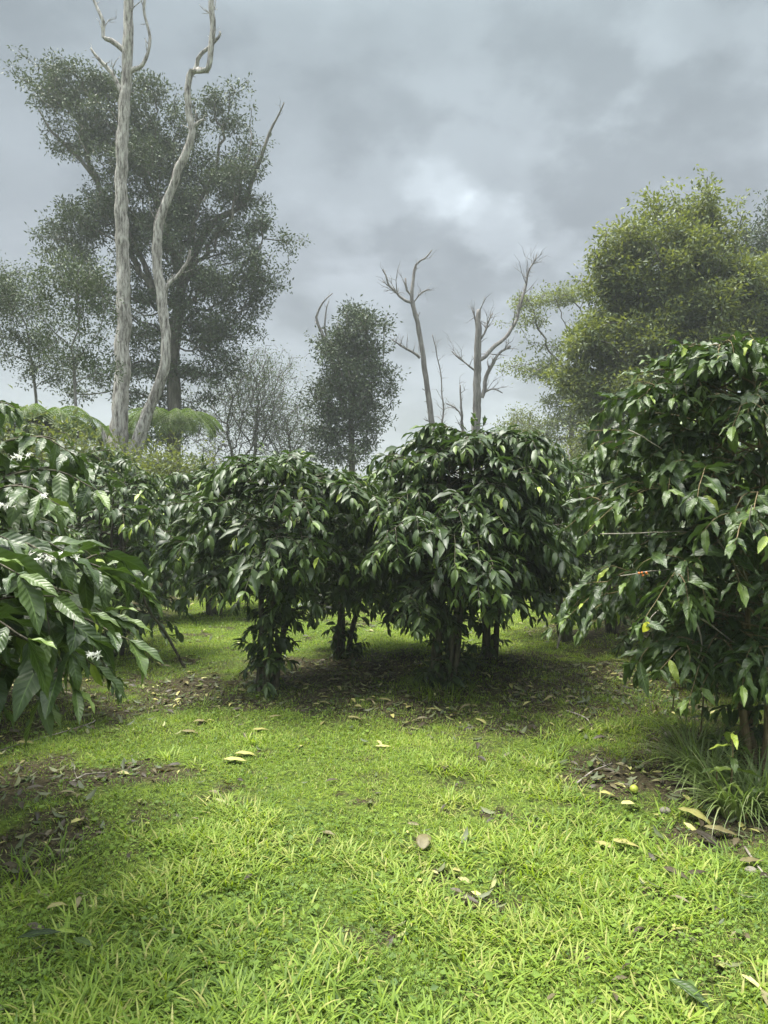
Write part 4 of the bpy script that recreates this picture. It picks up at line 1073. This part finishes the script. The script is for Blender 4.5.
seedling(727, 815, .44, 6, 'young coffee seedling with bright green leaves in the tall grass at right', 601, .14, .2)
seedling(712, 812, .24, 3, 'shorter seedling with pale leaves left of the bright one', 602, .11)
seedling(762, 812, .14, 3, 'broad leaved young plant at the right edge under the tall grass', 603, .12)
for k, (px, py, h, nn, lb) in enumerate([(700, 735, .55, 8, 'leafy coffee shoot left of the tan stem, above the tall grass'), (738, 748, .62, 8, 'leafy coffee shoot right in front of the tan stem'), (672, 712, .5, 8, 'leafy coffee shoot farthest left under the right edge tree'), (715, 705, .6, 8, 'dark leafy coffee shoot in the deepest shade behind the seedling'), (640, 668, .3, 5, 'dark young plant in the shade under the right row, leftmost'), (668, 672, .38, 6, 'dark young plant under the low leaves of the right edge tree'), (690, 690, .36, 6, 'tallest dark young plant beside the bare grey twigs'),
                                         (625, 655, .25, 4, 'small dark young plant near the hanging yellow fruit'), (470, 668, .2, 4, 'pale green young plant between the two trunks behind the tuft'), (352, 668, .15, 3, 'tiny young plant on the litter beside the set back coffee tree')]):
    seedling(px, py, h, nn, lb, 610 + k, .12, -.2, 'young_plant', 'coffee_near')

# low dark shrubbery under the right row
coffee_tree(2.95, 7.2, .85, .6, 'low young coffee bush growing on the litter under the right row', 641, z0=.1, stems=3, leaf=.13, shoots=4, dens=.8, name='coffee_bush')
coffee_tree(3.1, 10.2, 1.2, .7, 'half grown coffee bush behind the hanging yellow fruit', 642, z0=.15, stems=3, leaf=.14, shoots=4, dens=.8, name='coffee_bush', tbias=.08)

# ------------------------------------------------------------------ haze
bpy.ops.mesh.primitive_cube_add(size=1, location=(0, 0, 11.5))
hz = bpy.context.object; hz.name = 'haze'; hz.scale = (420, 420, 27); tag(hz, 'thin pale mist hanging in the air over the whole orchard', 'haze', kind='stuff')
m, nt, n, l = nodes_of('mist')
out = n.new('ShaderNodeOutputMaterial'); pv = n.new('ShaderNodeVolumePrincipled'); l.new(pv.outputs[0], out.inputs['Volume'])
pv.inputs['Color'].default_value = (.88, .93, .97, 1); pv.inputs['Density'].default_value = .0015; pv.inputs['Anisotropy'].default_value = .2
hz.data.materials.append(m)

# ------------------------------------------------------------------ sky and sun
SUN_EL, SUN_AZ = math.radians(74), math.radians(-75)      # high, from the left
w = bpy.data.worlds.new('World'); scn.world = w; w.use_nodes = True
nt = w.node_tree; n = nt.nodes; l = nt.links; n.clear()
out = n.new('ShaderNodeOutputWorld')
sky = n.new('ShaderNodeTexSky'); sky.sky_type = 'NISHITA'; sky.sun_disc = False; sky.sun_elevation = SUN_EL; sky.sun_rotation = SUN_AZ
bg1 = n.new('ShaderNodeBackground'); bg1.inputs[1].default_value = .05; l.new(sky.outputs[0], bg1.inputs[0])
tc = n.new('ShaderNodeTexCoord')
sep = n.new('ShaderNodeSeparateXYZ'); l.new(tc.outputs['Generated'], sep.inputs[0])
# project the direction on a cloud ceiling so that the clouds flatten towards the horizon
zz = n.new('ShaderNodeMath'); zz.operation = 'MAXIMUM'; l.new(sep.outputs[2], zz.inputs[0]); zz.inputs[1].default_value = 0
za = n.new('ShaderNodeMath'); za.operation = 'ADD'; l.new(zz.outputs[0], za.inputs[0]); za.inputs[1].default_value = .45
dv = n.new('ShaderNodeVectorMath'); dv.operation = 'DIVIDE'; l.new(tc.outputs['Generated'], dv.inputs[0])
cmb = n.new('ShaderNodeCombineXYZ'); [l.new(za.outputs[0], cmb.inputs[k]) for k in range(3)]; l.new(cmb.outputs[0], dv.inputs[1])
n1 = n.new('ShaderNodeTexNoise'); n1.inputs['Scale'].default_value = 1.5; n1.inputs['Detail'].default_value = 5; n1.inputs['Roughness'].default_value = .40; n1.inputs['Distortion'].default_value = .15
l.new(dv.outputs[0], n1.inputs['Vector'])


n2 = n.new('ShaderNodeTexNoise'); n2.inputs['Scale'].default_value = 4.5; n2.inputs['Detail'].default_value = 7; n2.inputs['Roughness'].default_value = .55; n2.inputs['Distortion'].default_value = .4; l.new(dv.outputs[0], n2.inputs['Vector'])


def mrange(src, a, b_, c, d):
    q = n.new('ShaderNodeMapRange'); q.interpolation_type = 'SMOOTHSTEP'; l.new(src, q.inputs[0])
    for k, v in enumerate((a, b_, c, d)): q.inputs[k + 1].default_value = v
    return q.outputs[0]


def mth(op, a, b_):
    q = n.new('ShaderNodeMath'); q.operation = op
    for k, v in enumerate((a, b_)):
        if isinstance(v, (int, float)): q.inputs[k].default_value = v
        else: l.new(v, q.inputs[k])
    return q.outputs[0]


cloud = mth('MULTIPLY', mrange(n1.outputs[0], .34, .68, .90, 1.11), mrange(n2.outputs[0], .3, .7, .90, 1.10))
# thin bright places in the cloud where the sun sits behind it
nrm = n.new('ShaderNodeVectorMath'); nrm.operation = 'NORMALIZE'; l.new(tc.outputs['Generated'], nrm.inputs[0])
glow = None
n3 = n.new('ShaderNodeTexNoise'); n3.inputs['Scale'].default_value = 5.5; n3.inputs['Detail'].default_value = 6; n3.inputs['Roughness'].default_value = .55; l.new(dv.outputs[0], n3.inputs['Vector'])
for (px, py, wd, st) in [(434, 190, .020, .34), (462, 200, .016, .22), (494, 238, .026, .40), (412, 178, .014, .18), (470, 215, .11, .14), (395, 415, .12, .22), (755, 205, .12, .26), (30, 60, .45, .22)]:
    d = ray(px, py); d = d / np.linalg.norm(d)
    dt = n.new('ShaderNodeVectorMath'); dt.operation = 'DOT_PRODUCT'; l.new(nrm.outputs[0], dt.inputs[0]); dt.inputs[1].default_value = tuple(d)
    v = mrange(mth('ADD', dt.outputs['Value'], mth('MULTIPLY', mth('SUBTRACT', n3.outputs[0], .5), wd * wd * 12)), 1 - wd * wd * 2, 1.0, 0, st)
    glow = v if glow is None else mth('ADD', glow, v)
br = mth('MULTIPLY', cloud, mth('ADD', 1.0, glow))
# added fill: sky above the view boosted far past a real overcast
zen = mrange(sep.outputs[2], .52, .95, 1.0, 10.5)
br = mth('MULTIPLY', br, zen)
# added fill: unseen sky behind the camera brightened to light the ground
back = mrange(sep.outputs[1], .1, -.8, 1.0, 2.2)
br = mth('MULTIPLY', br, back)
colr = ramp(n, [(0.0, (.69, .75, .82)), (.30, (.66, .725, .785)), (.55, (.61, .71, .75)), (1, (.80, .82, .82))])
l.new(sep.outputs[2], colr.inputs[0])
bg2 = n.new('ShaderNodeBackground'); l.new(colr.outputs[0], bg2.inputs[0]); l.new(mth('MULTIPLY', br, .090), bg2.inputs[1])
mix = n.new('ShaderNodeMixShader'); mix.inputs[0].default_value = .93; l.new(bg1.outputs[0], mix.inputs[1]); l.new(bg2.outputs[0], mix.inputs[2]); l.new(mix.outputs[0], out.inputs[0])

sd = bpy.data.lights.new('sun', 'SUN'); sd.energy = 2.0; sd.angle = math.radians(25); sd.color = (1, .96, .88)
so = bpy.data.objects.new('sun', sd); COL.objects.link(so); so.location = (0, 0, 30)
dirv = Vector((math.sin(SUN_AZ) * math.cos(SUN_EL), math.cos(SUN_AZ) * math.cos(SUN_EL), math.sin(SUN_EL)))
so.rotation_euler = dirv.to_track_quat('Z', 'Y').to_euler()

vs = scn.view_settings; vs.view_transform = 'Standard'; vs.look = 'None'; vs.exposure = 2.3; vs.gamma = 1.0
cy = scn.cycles
scn.render.engine = 'CYCLES'
cy.max_bounces = 8; cy.diffuse_bounces = 4; cy.glossy_bounces = 3; cy.transmission_bounces = 4; cy.volume_bounces = 1; cy.transparent_max_bounces = 4
cy.use_denoising = True; cy.sample_clamp_indirect = 6
